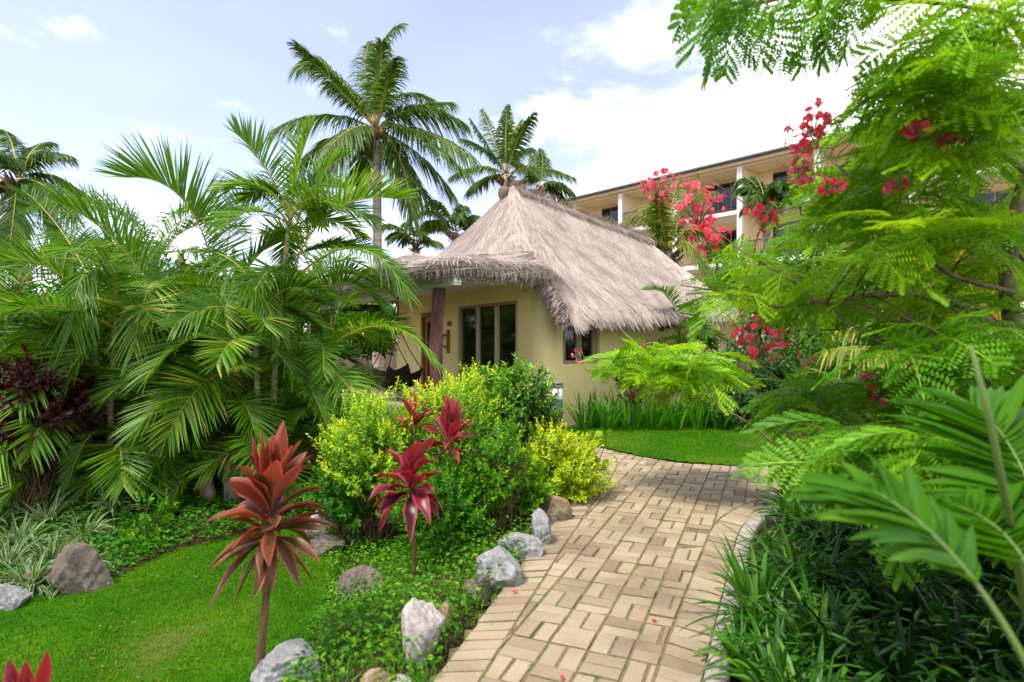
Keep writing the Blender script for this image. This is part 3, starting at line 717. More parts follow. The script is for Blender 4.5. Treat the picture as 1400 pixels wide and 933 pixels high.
def straw(mb, S, n, ln=.42, v0=0., v1=1.0, lift=.035, wd=.011, jit=.03, hang=.0, tint=(.15, 1.0), sdens=None):
    s = rr.uniform(0, 1, n); v = v0 + (v1 - v0) * rr.uniform(0, 1, n) ** .9
    if sdens is not None: s = sdens(s)
    dv = .01; p = S(s, v); pv = S(s, np.minimum(v + dv, 1.2)); D = unit(pv - p)
    ps = S(np.clip(s + .004, 0, 1), v) - S(np.clip(s - .004, 0, 1), v); A = unit(ps); Nn = unit(np.cross(A, D)); Nn *= np.sign(Nn[:, 2:3] + 1e-6)
    D = unit(D + A * rr.normal(0, .10, (n, 1)) + Nn * rr.normal(.0, .035, (n, 1)))
    L_ = ln * rr.uniform(.5, 1.3, n)[:, None]; off = Nn * (rr.uniform(.0, 1, (n, 1)) ** 1.5 * lift)
    W = unit(np.cross(D, Nn)) * wd * rr.uniform(.5, 1.2, (n, 1)) / 2
    a = p + off; b = a + D * L_ * .55 + Nn * .012; c = a + D * L_ - Nn * .004 + np.array((0, 0, -1.)) * hang * L_
    V = np.stack((a - W, a + W, b + W, b - W, c + W * .4, c - W * .4), 1); o = np.arange(n)[:, None] * 6
    clump = .5 + .5 * np.sin(s * 60 + np.sin(v * 7) * 2) * np.sin(v * 9 + s * 13)
    tn = np.clip(tint[0] + (tint[1] - tint[0]) * (.25 * clump + .75 * rr.uniform(0, 1, n) ** .8), 0, 1)
    mb.add(V, np.concatenate((o + np.array([0, 1, 2, 3]), o + np.array([3, 2, 4, 5]))), tint=np.repeat(tn, 6))
A = np.array((.0, 14.0, 4.95)); 
Bq = [A, A + np.array((.855, .518, 0)) * .9 + UP * -.20, A + np.array((.855, .518, 0)) * 2.2 + UP * -.48, A + np.array((.855, .518, 0)) * 3.4 + UP * -.70, A + np.array((.855, .518, 0)) * 4.2 + UP * -.86]
Hc = np.array((*H(-.06, .02, 0)[:2], 2.66)); Fv = H(-.72, -.02, 1.97); Gv = H(-.72, -3.9, 2.08)
hipR = [A + (Hc - A) * k + UP * (-.10 * math.sin(math.pi * k)) for k in np.linspace(0, 1, 7)]
# right face in two patches: hip edge + verge as the left side
topR = np.array([hipR[6], hipR[4], hipR[2], A, *Bq[1:]]); 
sr = np.linspace(0, 1, 30)
botR = np.array([Fv + (Gv - Fv) * k + np.array((0, 0, .03 * math.sin(k * 9))) for k in np.linspace(0, 1, 9)])
# strands run straight down the slope: pair points of the upper outline with the eave by distance along the house
def along(p): return -((p[:2] - C0) @ nn)
tops = []; bots = []
UPO = [Hc] + [A + (Hc - A) * k + UP * (-.10 * math.sin(math.pi * k)) for k in (.75, .5, .25)] + Bq + [Gv + (Bq[-1] - Gv) * .5 + UP * -.05]
ds = np.array([-.02 + (along(p) + .02) * 1.0 for p in UPO]); 
fr_ = np.concatenate(([0], np.cumsum(np.linalg.norm(np.diff(np.array(UPO), axis=0), axis=1)))); fr_ /= fr_[-1]
for p, k in zip(UPO, fr_):
    tops.append(p); kk = k ** 1.15
    bots.append(Fv + (Gv - Fv) * kk)
tops = np.array(tops); bots = np.array(bots)
def samp2(arr, s):
    return np.stack([np.interp(s, fr_, arr[:, k]) for k in range(3)], -1)
def SR(s, v):
    s = np.asarray(s, float); v = np.asarray(v, float)
    a, b = samp2(tops, s), samp2(bots, s)
    p = a + (b - a) * v[..., None]
    wob = .03 * (np.sin(s * 31 + v * 5) * .5 + np.sin(s * 57 - v * 9 + 1) * .3 + np.sin(s * 13 + v * 12) * .6)
    p[..., 2] += -.13 * np.sin(np.pi * np.clip(v, 0, 1)) * np.clip(np.linalg.norm(b - a, axis=-1) / 5, 0, 1) + wob * (.2 + .8 * v)
    return p
def grid(mb, S, nu, nv, tint=.42, flip=False, thick=None):
    s, v = np.meshgrid(np.linspace(0, 1, nu), np.linspace(0, 1, nv), indexing='ij'); V = S(s, v)
    i, j = np.meshgrid(np.arange(nu - 1), np.arange(nv - 1), indexing='ij')
    q = np.stack((i * nv + j, (i + 1) * nv + j, (i + 1) * nv + j + 1, i * nv + j + 1), -1).reshape(-1, 4)
    mb.add(V.reshape(-1, 3), q, tint=tint)
    if thick:                                                 # underside and the cut edge of the eave
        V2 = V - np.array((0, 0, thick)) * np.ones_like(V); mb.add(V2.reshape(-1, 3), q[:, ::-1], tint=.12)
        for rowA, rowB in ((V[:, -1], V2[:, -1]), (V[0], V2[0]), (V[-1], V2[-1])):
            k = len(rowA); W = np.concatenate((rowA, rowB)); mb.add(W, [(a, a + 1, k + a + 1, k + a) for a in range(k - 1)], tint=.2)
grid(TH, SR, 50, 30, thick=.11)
straw(TH, SR, 30000, ln=.40, v0=0, v1=.97, lift=.035, wd=.0075, tint=(.08, 1.1))
straw(TH, SR, 3500, ln=.30, v0=.90, v1=1.0, lift=.02, hang=.25, tint=(.05, .8))
# hanging ragged fringe under the side eave and up the verge
def fringe(mb, line, n, ln=.2, out=None, depth=.16, tint=(.0, .75), wd=.012):
    line = np.asarray(line, float); l = np.concatenate(([0], np.cumsum(np.linalg.norm(np.diff(line, axis=0), axis=1)))); l /= l[-1]
    s = rr.uniform(0, 1, n); p = np.stack([np.interp(s, l, line[:, k]) for k in range(3)], -1)
    p = p - UP * (rr.uniform(0, depth, n)[:, None]) + rr.normal(0, .012, (n, 3))
    D = unit(np.asarray(out) + rr.normal(0, .35, (n, 3)) * np.array((1, 1, .4)))
    T = rsphere(n); W = unit(np.cross(D, T)) * wd / 2; L_ = ln * rr.uniform(.3, 1.2, (n, 1))
    a = p - D * .05; b = p + D * L_ * .6; c = p + D * L_ - UP * L_ * .15
    V = np.stack((a - W, a + W, b + W, b - W, c + W * .3, c - W * .3), 1); o = np.arange(n)[:, None] * 6
    mb.add(V, np.concatenate((o + np.array([0, 1, 2, 3]), o + np.array([3, 2, 4, 5]))), tint=np.repeat(np.clip(rr.uniform(tint[0], tint[1], n), 0, 1), 6))
ox = np.array((.518, -.855, 0)); of = np.array((*nn, 0))
fringe(TH, SR(np.linspace(0, 1, 40), np.ones(40)), 3800, .13, ox * .45 - UP * .9, .10)
fringe(TH, SR(np.zeros(20), np.linspace(0, 1, 20)), 2600, .15, of * .8 - UP * .6, .15)
# front face: from the apex down to the veranda thatch
K0 = np.array((*H(7.3, .1, 0)[:2], 2.75))
basef = [Hc, H(.5, .18, 2.86), H(1.3, .3, 2.93), H(2.6, .35, 2.96), H(4, .35, 2.96), H(5.5, .3, 2.92), K0]
def SF(s, v):
    s = np.asarray(s, float); v = np.asarray(v, float)
    b = np.stack([np.interp(s, np.linspace(0, 1, 7), np.array(basef)[:, k]) for k in range(3)], -1)
    Am = A + np.stack(((s - .5) * u[0] * .5 + 0 * s, (s - .5) * u[1] * .5 + 0 * s, -.06 * np.abs(s - .5) * 2 + 0 * s), -1)
    p = Am + (b - Am) * v[..., None]
    p[..., 2] += -.12 * np.sin(np.pi * np.clip(v, 0, 1)) - .12 * np.sin(np.pi * np.clip(v, 0, 1)) * np.abs(s - .5) + .035 * np.sin(s * 27 + v * 4) * v
    return p
grid(TH, SF, 40, 26)
straw(TH, SF, 26000, ln=.42, v0=.0, v1=.98, lift=.04, wd=.0075, tint=(.08, 1.1))
# far left face and back hip close the volume
Gl = H(7.3, -4.6, 2.3); K1 = K0
def quadS(a, b, c, d):
    def S(s, v):
        s = np.asarray(s, float)[..., None]; v = np.asarray(v, float)[..., None]
        return (a * (1 - s) + b * s) * (1 - v) + (c * (1 - s) + d * s) * v
    return S
SL = quadS(A + UP * -.02, Bq[-1], K0 - UP * .2, Gl); grid(TH, SL, 20, 14); straw(TH, SL, 2500)
SB = quadS(Bq[-1], Bq[-1] + np.array((.02, .02, 0)), Gv, Gl); grid(TH, SB, 14, 14); straw(TH, SB, 2500)
# ridge roll
rp = np.array([A + UP * .0, *Bq[1:]]); tt = np.linspace(0, 1, 24); l = np.linspace(0, 1, len(rp))
rl = np.stack([np.interp(tt, l, rp[:, k]) for k in range(3)], -1) + UP * .015
TH.tube(rl, .085 + .02 * np.sin(tt * 31), 9, tint=.5)
def SRg(s, v):
    s = np.asarray(s, float); v = np.asarray(v, float); th = (v - .5) * 2.4
    c = np.stack([np.interp(s, l, rp[:, k]) for k in range(3)], -1)
    side = np.array((.518, -.855, 0))
    return c + side * (.13 * np.sin(th))[..., None] + UP * (.10 * np.cos(th) + .01)[..., None]
straw(TH, SRg, 1500, ln=.25, lift=.03)
HPo = np.array(hipR)
def SHp(s, v):
    s = np.asarray(s, float); v = np.asarray(v, float); lq = np.linspace(0, 1, len(HPo))
    c = np.stack([np.interp(v, lq, HPo[:, k]) for k in range(3)], -1); o = (s - .5) * .7 * np.clip(v + .15, 0, 1)
    return c + np.array((-.26, -.97, 0)) * (.07 - .35 * np.abs(o))[..., None] + np.array((.97, -.26, 0)) * o[..., None] + UP * (.05 - .45 * np.abs(o))[..., None]
straw(TH, SHp, 3200, ln=.40, v0=.0, v1=.95, lift=.03, wd=.0075, tint=(.08, 1.05))
hp = np.array([A + (Hc - A) * k + UP * (-.10 * math.sin(math.pi * k) + .0) for k in np.linspace(0, 1, 16)])
roof = TH.build('roof', MT['thatch'], cot)
q = MB(); c = P(690, 265, 13.9); q.tube([c + np.array((-.06, -.08, -.0)), c + np.array((-.03, -.05, .01)), c, c + np.array((.2, .35, .03))], [.10, .155, .15, .12], 12)
q.build('ridge_pole_end', MT['coconut'], cot)

# veranda thatch: a thick slab with a rolled edge
VT = MB()
ol = [(-.20, -.05), (-.27, .6), (-.25, 1.25), (-.10, 1.75), (.22, 2.04), (.8, 2.12), (2.2, 2.10), (4.2, 2.06), (7.0, 2.0), (7.7, 1.9)]
ol3 = np.array([(*H(t, d, 0)[:2], zb) for (t, d), zb in zip(ol, [2.49, 2.49, 2.50, 2.52, 2.53, 2.55, 2.56, 2.54, 2.52, 2.50])])
k = np.linspace(0, 1, 70); la = np.concatenate(([0], np.cumsum(np.linalg.norm(np.diff(ol3, axis=0), axis=1)))); la /= la[-1]
E3 = np.stack([np.interp(k, la, ol3[:, c]) for c in range(3)], -1)
for _ in range(3): E3[1:-1] = (E3[:-2] + 2 * E3[1:-1] + E3[2:]) / 4
inn = np.array([H(max(.3, min(t, 7.2)), -.05, 0)[:2] for t in np.interp(k, la, [max(0.2, a) for a, b in ol])])
Te = unit(np.gradient(E3[:, :2], axis=0)); No = np.stack((Te[:, 1], -Te[:, 0]), 1); 
if (No[30] @ nn) < 0: No = -No
hgt = .25 + .025 * np.sin(k * 23) + .025 * np.sin(k * 51)
prof = [(-.30, .00), (-.06, -.015), (.0, .05), (.035, .15), (.02, .24), (-.06, .92 * .31), (-.22, .335), (-.5, .36)]
rows = []
for o_, z_ in prof: rows.append(np.column_stack((E3[:, :2] + No * o_, E3[:, 2] + z_ * hgt / .30)))
rows.append(np.column_stack((inn, np.full(len(k), 3.02))))
Rw = np.stack(rows, 1)
nu, nv = Rw.shape[:2]; i, j = np.meshgrid(np.arange(nu - 1), np.arange(nv - 1), indexing='ij')
VT.add(Rw.reshape(-1, 3), np.stack((i * nv + j, (i + 1) * nv + j, (i + 1) * nv + j + 1, i * nv + j + 1), -1).reshape(-1, 4), tint=.4)
def SV(s, v):                         # v: 0 inside top -> 1 under the rolled edge
    s = np.asarray(s, float); v = np.clip(np.asarray(v, float), 0, 1)
    a = np.clip(s, 0, 1) * (nu - 1); i0 = np.minimum(a.astype(int), nu - 2); fa = (a - i0)[..., None]
    b = (1 - v) * 7.999; b = 8 - v * 7.0; j0 = np.minimum(b.astype(int), nv - 2); fb = (b - j0)[..., None]
    return (Rw[i0, j0] * (1 - fa) + Rw[i0 + 1, j0] * fa) * (1 - fb) + (Rw[i0, j0 + 1] * (1 - fa) + Rw[i0 + 1, j0 + 1] * fa) * fb
straw(VT, SV, 7000, ln=.30, v0=0, v1=.45, lift=.04, tint=(.1, 1.1), wd=.009)
straw(VT, SV, 5000, ln=.16, v0=.25, v1=.97, lift=.025, tint=(.15, 1.))
def SVr(s, v): return SV(v, .28 + .6 * np.asarray(s))       # strands lying along the rolled edge
straw(VT, SVr, 4200, ln=.55, lift=.04, tint=(.2, 1.1), wd=.009)
fringe(VT, E3 + np.column_stack((No * -.01, np.full(len(k), .03))), 2200, .06, np.array((*(nn * .55), -.6)), .06, (0, .5))
VT.build('veranda_thatch', MT['thatch'], cot)
q = MB(); co = E3[:, :2] - No * .16; ci = np.array([H(min(max(.0, t), 7.6), -.0, 0)[:2] for t in np.interp(k, la, [max(0., a) for a, b in ol])])
V = np.stack((np.column_stack((co, E3[:, 2] + .012)), np.column_stack((ci, np.full(len(k), 2.557)))), 1); nk_ = len(k)
q.add(V.reshape(-1, 3), [(2 * a, 2 * a + 2, 2 * a + 3, 2 * a + 1) for a in range(nk_ - 1)]); q.build('veranda_ceiling', MT['ceil'], cot, smooth=False)

# hanging on and round the veranda
hc = H(4.0, .9, 2.54); sw = thing('hammock_chair', 'dark rope hammock chair hanging from the veranda ceiling', 'hammock chair', hc - UP * 1.9)
ba, bb = H(4.45, .9, 1.80), H(3.65, 1.05, 1.84); q = MB()
q.tube([hc, (hc + ba) / 2, ba], .012, 5); q.tube([hc, bb], .012, 5)
s0, s1 = H(4.4, .55, 1.05), H(3.5, .6, .98); s2, s3 = H(4.35, 1.35, 1.0), H(3.35, 1.35, 1.05)
for e, z_ in ((ba, s0), (ba, s2), (bb, s1), (bb, s3)): q.tube([e, (e + z_) / 2 + np.array((0, 0, -.05)), z_], .010, 5)
q.build('rope', MT['rope'], sw)
q = MB(); q.tube([ba, bb], .028, 8); q.build('spreader_bar', MT['rope'], sw)
q = MB(); gu, gv = np.meshgrid(np.linspace(0, 1, 13), np.linspace(0, 1, 11), indexing='ij')
V = ((s0[None, None] * (1 - gu[..., None]) + s1 * gu[..., None]) * (1 - gv[..., None]) + (s2 * (1 - gu[..., None]) + s3 * gu[..., None]) * gv[..., None]); V[..., 2] -= .38 * np.sin(np.pi * gu) + .12 * np.sin(np.pi * gv)
i, j = np.meshgrid(np.arange(12), np.arange(10), indexing='ij'); q.add(V.reshape(-1, 3), np.stack((i * 11 + j, (i + 1) * 11 + j, (i + 1) * 11 + j + 1, i * 11 + j + 1), -1).reshape(-1, 4)); 
q.tube(V[:, 0], .03, 6); q.tube(V[:, -1], .03, 6); q.build('seat', MT['sling'], sw)
q = MB(); hbox(q, 3.42, 3.52, .002, .03, 1.30, 1.78); 
q.tube([H(3.54, .03, 1.68), H(3.62, .07, 1.66), H(3.64, .08, 1.55), H(3.62, .07, 1.44), H(3.54, .03, 1.42)], .022, 7)
tag(q.build('wall_carving', MT['orangewood'], origin=H(3.47, .01, 1.30)), 'small upright wooden bracket carving fixed to the cream wall beside the log post', 'wooden carving')

# bollard lamp
bl0 = P(762, 598, 9.0); bl0[2] = g(bl0[0], bl0[1]); bo = thing('bollard_lamp', 'green bollard lamp with a frosted head in front of the cottage wall', 'bollard lamp', bl0)
zt = P(762, 523, 9.0)[2]; q = MB(); q.lathe([(.0, 0), (.075, 0), (.075, zt - bl0[2] - .26), (.06, zt - bl0[2] - .25), (0, zt - bl0[2] - .25)], bl0, 14); q.build('post', MT['bollgreen'], bo)
q = MB(); q.lathe([(0, -.245), (.072, -.245), (.076, -.235), (.076, -.07), (0, -.07)], (bl0[0], bl0[1], zt), 14); q.build('lamp_head', MT['diffuser'], bo)
q = MB(); q.lathe([(0, -.07), (.088, -.07), (.09, -.05), (.06, -.02), (.085, -.02), (.09, -.005), (.05, .005), (0, .008)], (bl0[0], bl0[1], zt), 14); q.build('cap', MT['bollcap'], bo)
for a in range(3):
    q = MB(); th = a * 2.094 + .5; q.box((bl0[0] + .08 * math.cos(th), bl0[1] + .08 * math.sin(th), zt - .155), (.014, .014, .18), th); q.build('guard', MT['bollcap'], bo, smooth=False)

# ------------------------------------------------------------------ the hotel up the slope
hu = np.array((-.653, .757)); hn = np.array((-.757, -.653)); HC = np.array((14.3, 31.2))
def HH(t, d, z): p = HC + hu * t + hn * d; return np.array((p[0], p[1], z))
def gbox(m, t0, t1, d0, d1, z0, z1, mat=0): m.hexa(np.array([HH(t, d, z) for t in (t0, t1) for d in (d0, d1) for z in (z0, z1)]), .5, mat)
hot = thing('hotel_building', 'long ochre hotel block with recessed balconies under a flat grey roof', 'hotel', HH(0, -4, 1))
T0, T1 = -24., 22.
m = MB(); gbox(m, T0, T1, -9, -2.2, -.5, 11.0); m.build('wall', MT['hotelwall'], hot, smooth=False)
m = MB(); gbox(m, T0 - .5, T1 + .5, -9.5, .10, 11.32, 11.46); m.build('roof', MT['roofsheet'], hot, smooth=False)
m = MB(); gbox(m, T0 - .4, T1 + .4, -9.3, -.05, 11.12, 11.318); m.build('eave_board', MT['hotelwall'], hot, smooth=False)
m = MB(); gbox(m, T0, T1, -2.19, -.3, 11.003, 11.118); m.build('soffit', MT['hotelwall'], hot, smooth=False)
m = MB(); m.tube([HH(T0, .16, 11.36), HH(T1, .16, 11.36)], .07, 8); m.build('gutter', MT['roofsheet'], hot)
fl = [8.7, 5.9, 3.1, .3]
for z in fl:
    m = MB(); gbox(m, T0, T1, -2.19, -.25, z - .22, z); m.build('balcony_slab', MT['white'], hot, smooth=False)
cols = [3.22 + 4.13 * k for k in range(-6, 5)]
for t in cols:
    m = MB(); gbox(m, t - .13, t + .13, -2.19, -.35, .3, 11.0); m.build('fin_wall', MT['hotelwall'], hot, smooth=False)
    m = MB(); gbox(m, t - .15, t + .15, -.345, -.20, .3, 11.0); m.build('column', MT['white'], hot, smooth=False)
for z in fl[:3]:
    for t in cols[:-1]:
        m = MB(); a, b = t + .16, t + 3.97
        gbox(m, a, b, -.34, -.30, z + 1.02, z + 1.07); gbox(m, a, b, -.335, -.305, z + .1, z + .13)
        for x in np.arange(a + .1, b, .13): gbox(m, x, x + .022, -.332, -.308, z + .13, z + 1.02)
        m.build('railing', MT['metal_dark'], hot, smooth=False)
        m = MB(); c0 = t + .75; gbox(m, c0, c0 + 2.5, -2.198, -2.13, z + .02, z + 2.15); gw = m.build('window', MT['paleframe'], hot, smooth=False)
        for k in range(3):
            m = MB(); gbox(m, c0 + .06 + k * .81, c0 + .82 + k * .81, -2.13, -2.11, z + .08, z + 2.08); m.build('pane', MT['glass'], gw, smooth=False)
def towel(px, py, w, h, mt, lab):
    x = (px - 700) / F; t = (HC[0] - x * HC[1] - .29 * .757 * 0) / (.653 + .757 * x); z = EYE - (py - CYP) / F * (HC[1] + .757 * t)
    m = MB(); p = np.array([HH(t - w / 2 + w * a / 8, -.27 + .012 * math.sin(a * 1.7), 0) for a in range(9)])
    V = np.concatenate([p + UP * (z - h / 2), p + UP * z, p + UP * (z + h / 2), p + np.array((.06, .05, z + h / 2 + .01)), p + np.array((.06, .05, z))])
    m.add(V, [(r * 9 + k, r * 9 + k + 1, (r + 1) * 9 + k + 1, (r + 1) * 9 + k) for r in range(4) for k in range(8)])
    tag(m.build('towel', mt, origin=V[4]), lab, 'towel')
towel(962, 270, .45, .75, MT['redcloth'], 'red towel draped over a top floor hotel balcony rail')

# ------------------------------------------------------------------ rocks
def rock_ob(px, py, wpx, hpx, mt, label, seed, Y=None, sink=.42, dep=.8):
    r = np.random.default_rng(seed); b = gp(px, py + hpx * .42) if Y is None else P(px, py + hpx * .42, Y)
    sx, sz = wpx / F * b[1] / 2 * 1.04, hpx / F * b[1] / 2 * 1.28
    # icosphere directions
    import bmesh
    bm = bmesh.new(); bmesh.ops.create_icosphere(bm, subdivisions=5, radius=1); bm.verts.ensure_lookup_table()
    v = np.array([x.co[:] for x in bm.verts]); f = np.array([[q.index for q in p.verts] for p in bm.faces]); bm.free()
    n = unit(r.normal(size=(11, 3))); d = r.uniform(.55, .95, 11)
    dt = v @ n.T; rad = np.min(np.where(dt > .05, d / np.maximum(dt, .05), 9), 1); rad = np.minimum(rad, 1.12)
    a = r.uniform(0, 6, (6, 3))
    nz = sum(np.sin(v @ (unit(r.normal(size=3)) * (3 + 4.5 * k)) + a[k, 0]) * (.022 / (1 + k * .35)) for k in range(6))
    V = v * (rad + nz)[:, None] * np.array((sx, (sx + sz) / 2 * dep, sz))
    th = r.uniform(-.5, .5); cs, sn = math.cos(th), math.sin(th)
    V = np.column_stack((V[:, 0] * cs - V[:, 1] * sn, V[:, 0] * sn + V[:, 1] * cs, V[:, 2]))
    c = b + UP * sz * (.74 - sink); m = MB(); m.add(V + c, None, f); o = m.build('rock', mt, origin=b)
    try:
        for p in o.data.polygons: p.use_smooth = False
    except Exception: pass
    tag(o, label, 'rock', 'boulders edging the path and bed'); return o
RG, RP, RT, RD = MT['rock_grey'], MT['rock_pale'], MT['rock_tan'], MT['rock_dark']
rock_ob(577, 852, 66, 76, RP, 'whitish cracked boulder at the path edge closest to the bronze plant', 1)
rock_ob(682, 770, 58, 56, RG, 'broad grey flat sided rock in the middle of the row along the path', 2)
rock_ob(652, 802, 42, 34, RD, 'low dark rock half buried below the broad grey one', 3)
rock_ob(711, 742, 56, 36, RG, 'low sloping blue grey rock between the upright one and the broad one', 4)
rock_ob(738, 720, 26, 46, RG, 'small upright pointed grey rock beside the paving', 5, dep=1.1)
rock_ob(757, 693, 44, 36, RT, 'tan boulder under the golden shrub at the path edge', 6)
rock_ob(452, 712, 76, 50, RP, 'large speckled boulder behind the bronze plant', 7)
rock_ob(436, 742, 66, 30, RD, 'dark slab under the large speckled boulder', 17)
rock_ob(388, 905, 92, 56, RG, 'mossy grey boulder at the foot of the bronze plant', 8, dep=1.0)
rock_ob(494, 797, 56, 46, RD, 'brown mossy rock on the bank under the crimson plant', 9)
rock_ob(108, 778, 84, 66, RD, 'brown boulder at the far edge of the lower lawn', 10)
rock_ob(14, 815, 52, 34, RG, 'smooth grey rock by the striped grasses at the lawn corner', 11)
rock_ob(46, 795, 44, 24, RD, 'flat brown stone between the two lawn edge boulders', 12)
rock_ob(517, 928, 42, 26, RT, 'rounded tan stone at the bottom of the bank', 13)
rock_ob(553, 931, 34, 20, RP, 'small pale stone beside the first paver', 14)
rock_ob(606, 838, 30, 34, RT, 'rust brown stone between the whitish boulder and the paving', 15)
rock_ob(676, 716, 18, 12, RT, 'tiny brown stone lying on the soil under the twiggy shrub', 16)

# ------------------------------------------------------------------ ti plants
def ti(label, cpx, cpy, Y, basepx, Rl, n, mt, wd, seed, updir=(0, 0, 1), stem=.014, waves=.05, cone=(8, 130), hang=.4, name='ti_plant', tw=(.2, 1.), cat='ti plant', axis_len=.2):
    global rng
    keep = rng; rng = np.random.default_rng(seed)
    c = P(cpx, cpy, Y); b = P(basepx[0], basepx[1], Y); b[2] = min(b[2], g(b[0], b[1]) + .01)
    b[2] = g(b[0], b[1])
    t = thing(name, label, cat, b, 'ti plants in the bed' if name == 'ti_plant' else None)
    m = MB(); k = np.linspace(0, 1, 14)[:, None]; mid = (b + c) / 2 + np.array((.02, .01, 0))
    pts = (1 - k) ** 2 * b + 2 * k * (1 - k) * mid + k * k * c
    m.tube(pts, stem * (1.15 - .35 * k[:, 0]) * (1 + .14 * np.sin(np.arange(14) * 2.6)), 9); m.build('stem', MT['twig'], t)
    m = MB(); i = np.arange(n); fr = (i + .5) / n
    az = i * 2.39996 + rng.normal(0, .4, n); th = R(1) * (cone[0] + (cone[1] - cone[0]) * fr ** 1.05) + rng.normal(0, .2, n)
    D = np.stack((np.cos(az) * np.sin(th), np.sin(az) * np.sin(th), np.cos(th)), 1)
    P0 = c + UP * (axis_len * (.5 - fr))[:, None] + D * .015
    Ln = Rl * rng.uniform(.8, 1.12, n) * (1 - .34 * fr); W = wd * rng.uniform(.8, 1.15, n) * (1.1 - .35 * fr)
    tn = np.clip(tw[1] - (tw[1] - tw[0]) * fr ** .8 + rng.normal(0, .22, n), 0, 1)
    pf = lambda s: np.clip(.16 + 1.9 * s, 0, 1) ** .8 * np.clip((1 - s) * 2.3, 0, 1) ** .75 + .012
    straps(m, P0, D, Ln, W, hang * rng.uniform(.3, 1.5, n) * (.15 + fr), tn, seg=11, fold=.28, prof=pf, roll=rng.normal(0, .8, n), wave=waves, tipdark=-.22)
    m.build('leaves', mt, t)
    if cone[1] > 120:                    # dry old leaves hanging round the neck
        m = MB(); q = 26; az = rng.uniform(0, 6.28, q); D = np.stack((np.cos(az) * .5, np.sin(az) * .5, -np.ones(q)), 1)
        straps(m, c - UP * (axis_len * .45 + rng.uniform(0, .06, q))[:, None], D, Rl * rng.uniform(.15, .4, q), .012, .1, rng.uniform(0, .3, q), seg=4); m.build('dead_leaves', MT['fibre'], t)
    rng = keep; return t
ti('bronze and red leaved plant on a bare stalk standing in the lower lawn', 369, 712, 3.0, (350, 1010), .37, 66, MT['bronze'], .082, 3, stem=.018, cone=(3, 118), hang=.42, axis_len=.24, tw=(.05, .8))
ti('crimson plant with broad curling leaves on a thin bare stem among the shrubs', 560, 668, 4.1, (566, 775), .33, 24, MT['redleaf'], .115, 4, stem=.012, waves=.16, cone=(10, 112), hang=.55, tw=(.25, .9), axis_len=.12)
ti('bright red starry plant just behind the crimson one', 613, 603, 4.9, (600, 735), .33, 30, MT['redleaf'], .074, 5, stem=.013, cone=(5, 100), hang=.3, tw=(.4, 1.), axis_len=.12)
ti('small rosy plant poking out of the golden shrub', 566, 582, 5.4, (566, 690), .28, 14, MT['redleaf'], .055, 6, stem=.010, cone=(4, 70), hang=.2, tw=(.5, 1.), axis_len=.1)
ti('red leaf tip rising from the bottom left corner of the lawn', 34, 1010, 2.0, (30, 1120), .26, 15, MT['redleaf'], .055, 7, stem=.012, cone=(6, 80), hang=.25, tw=(.5, 1.), axis_len=.1)

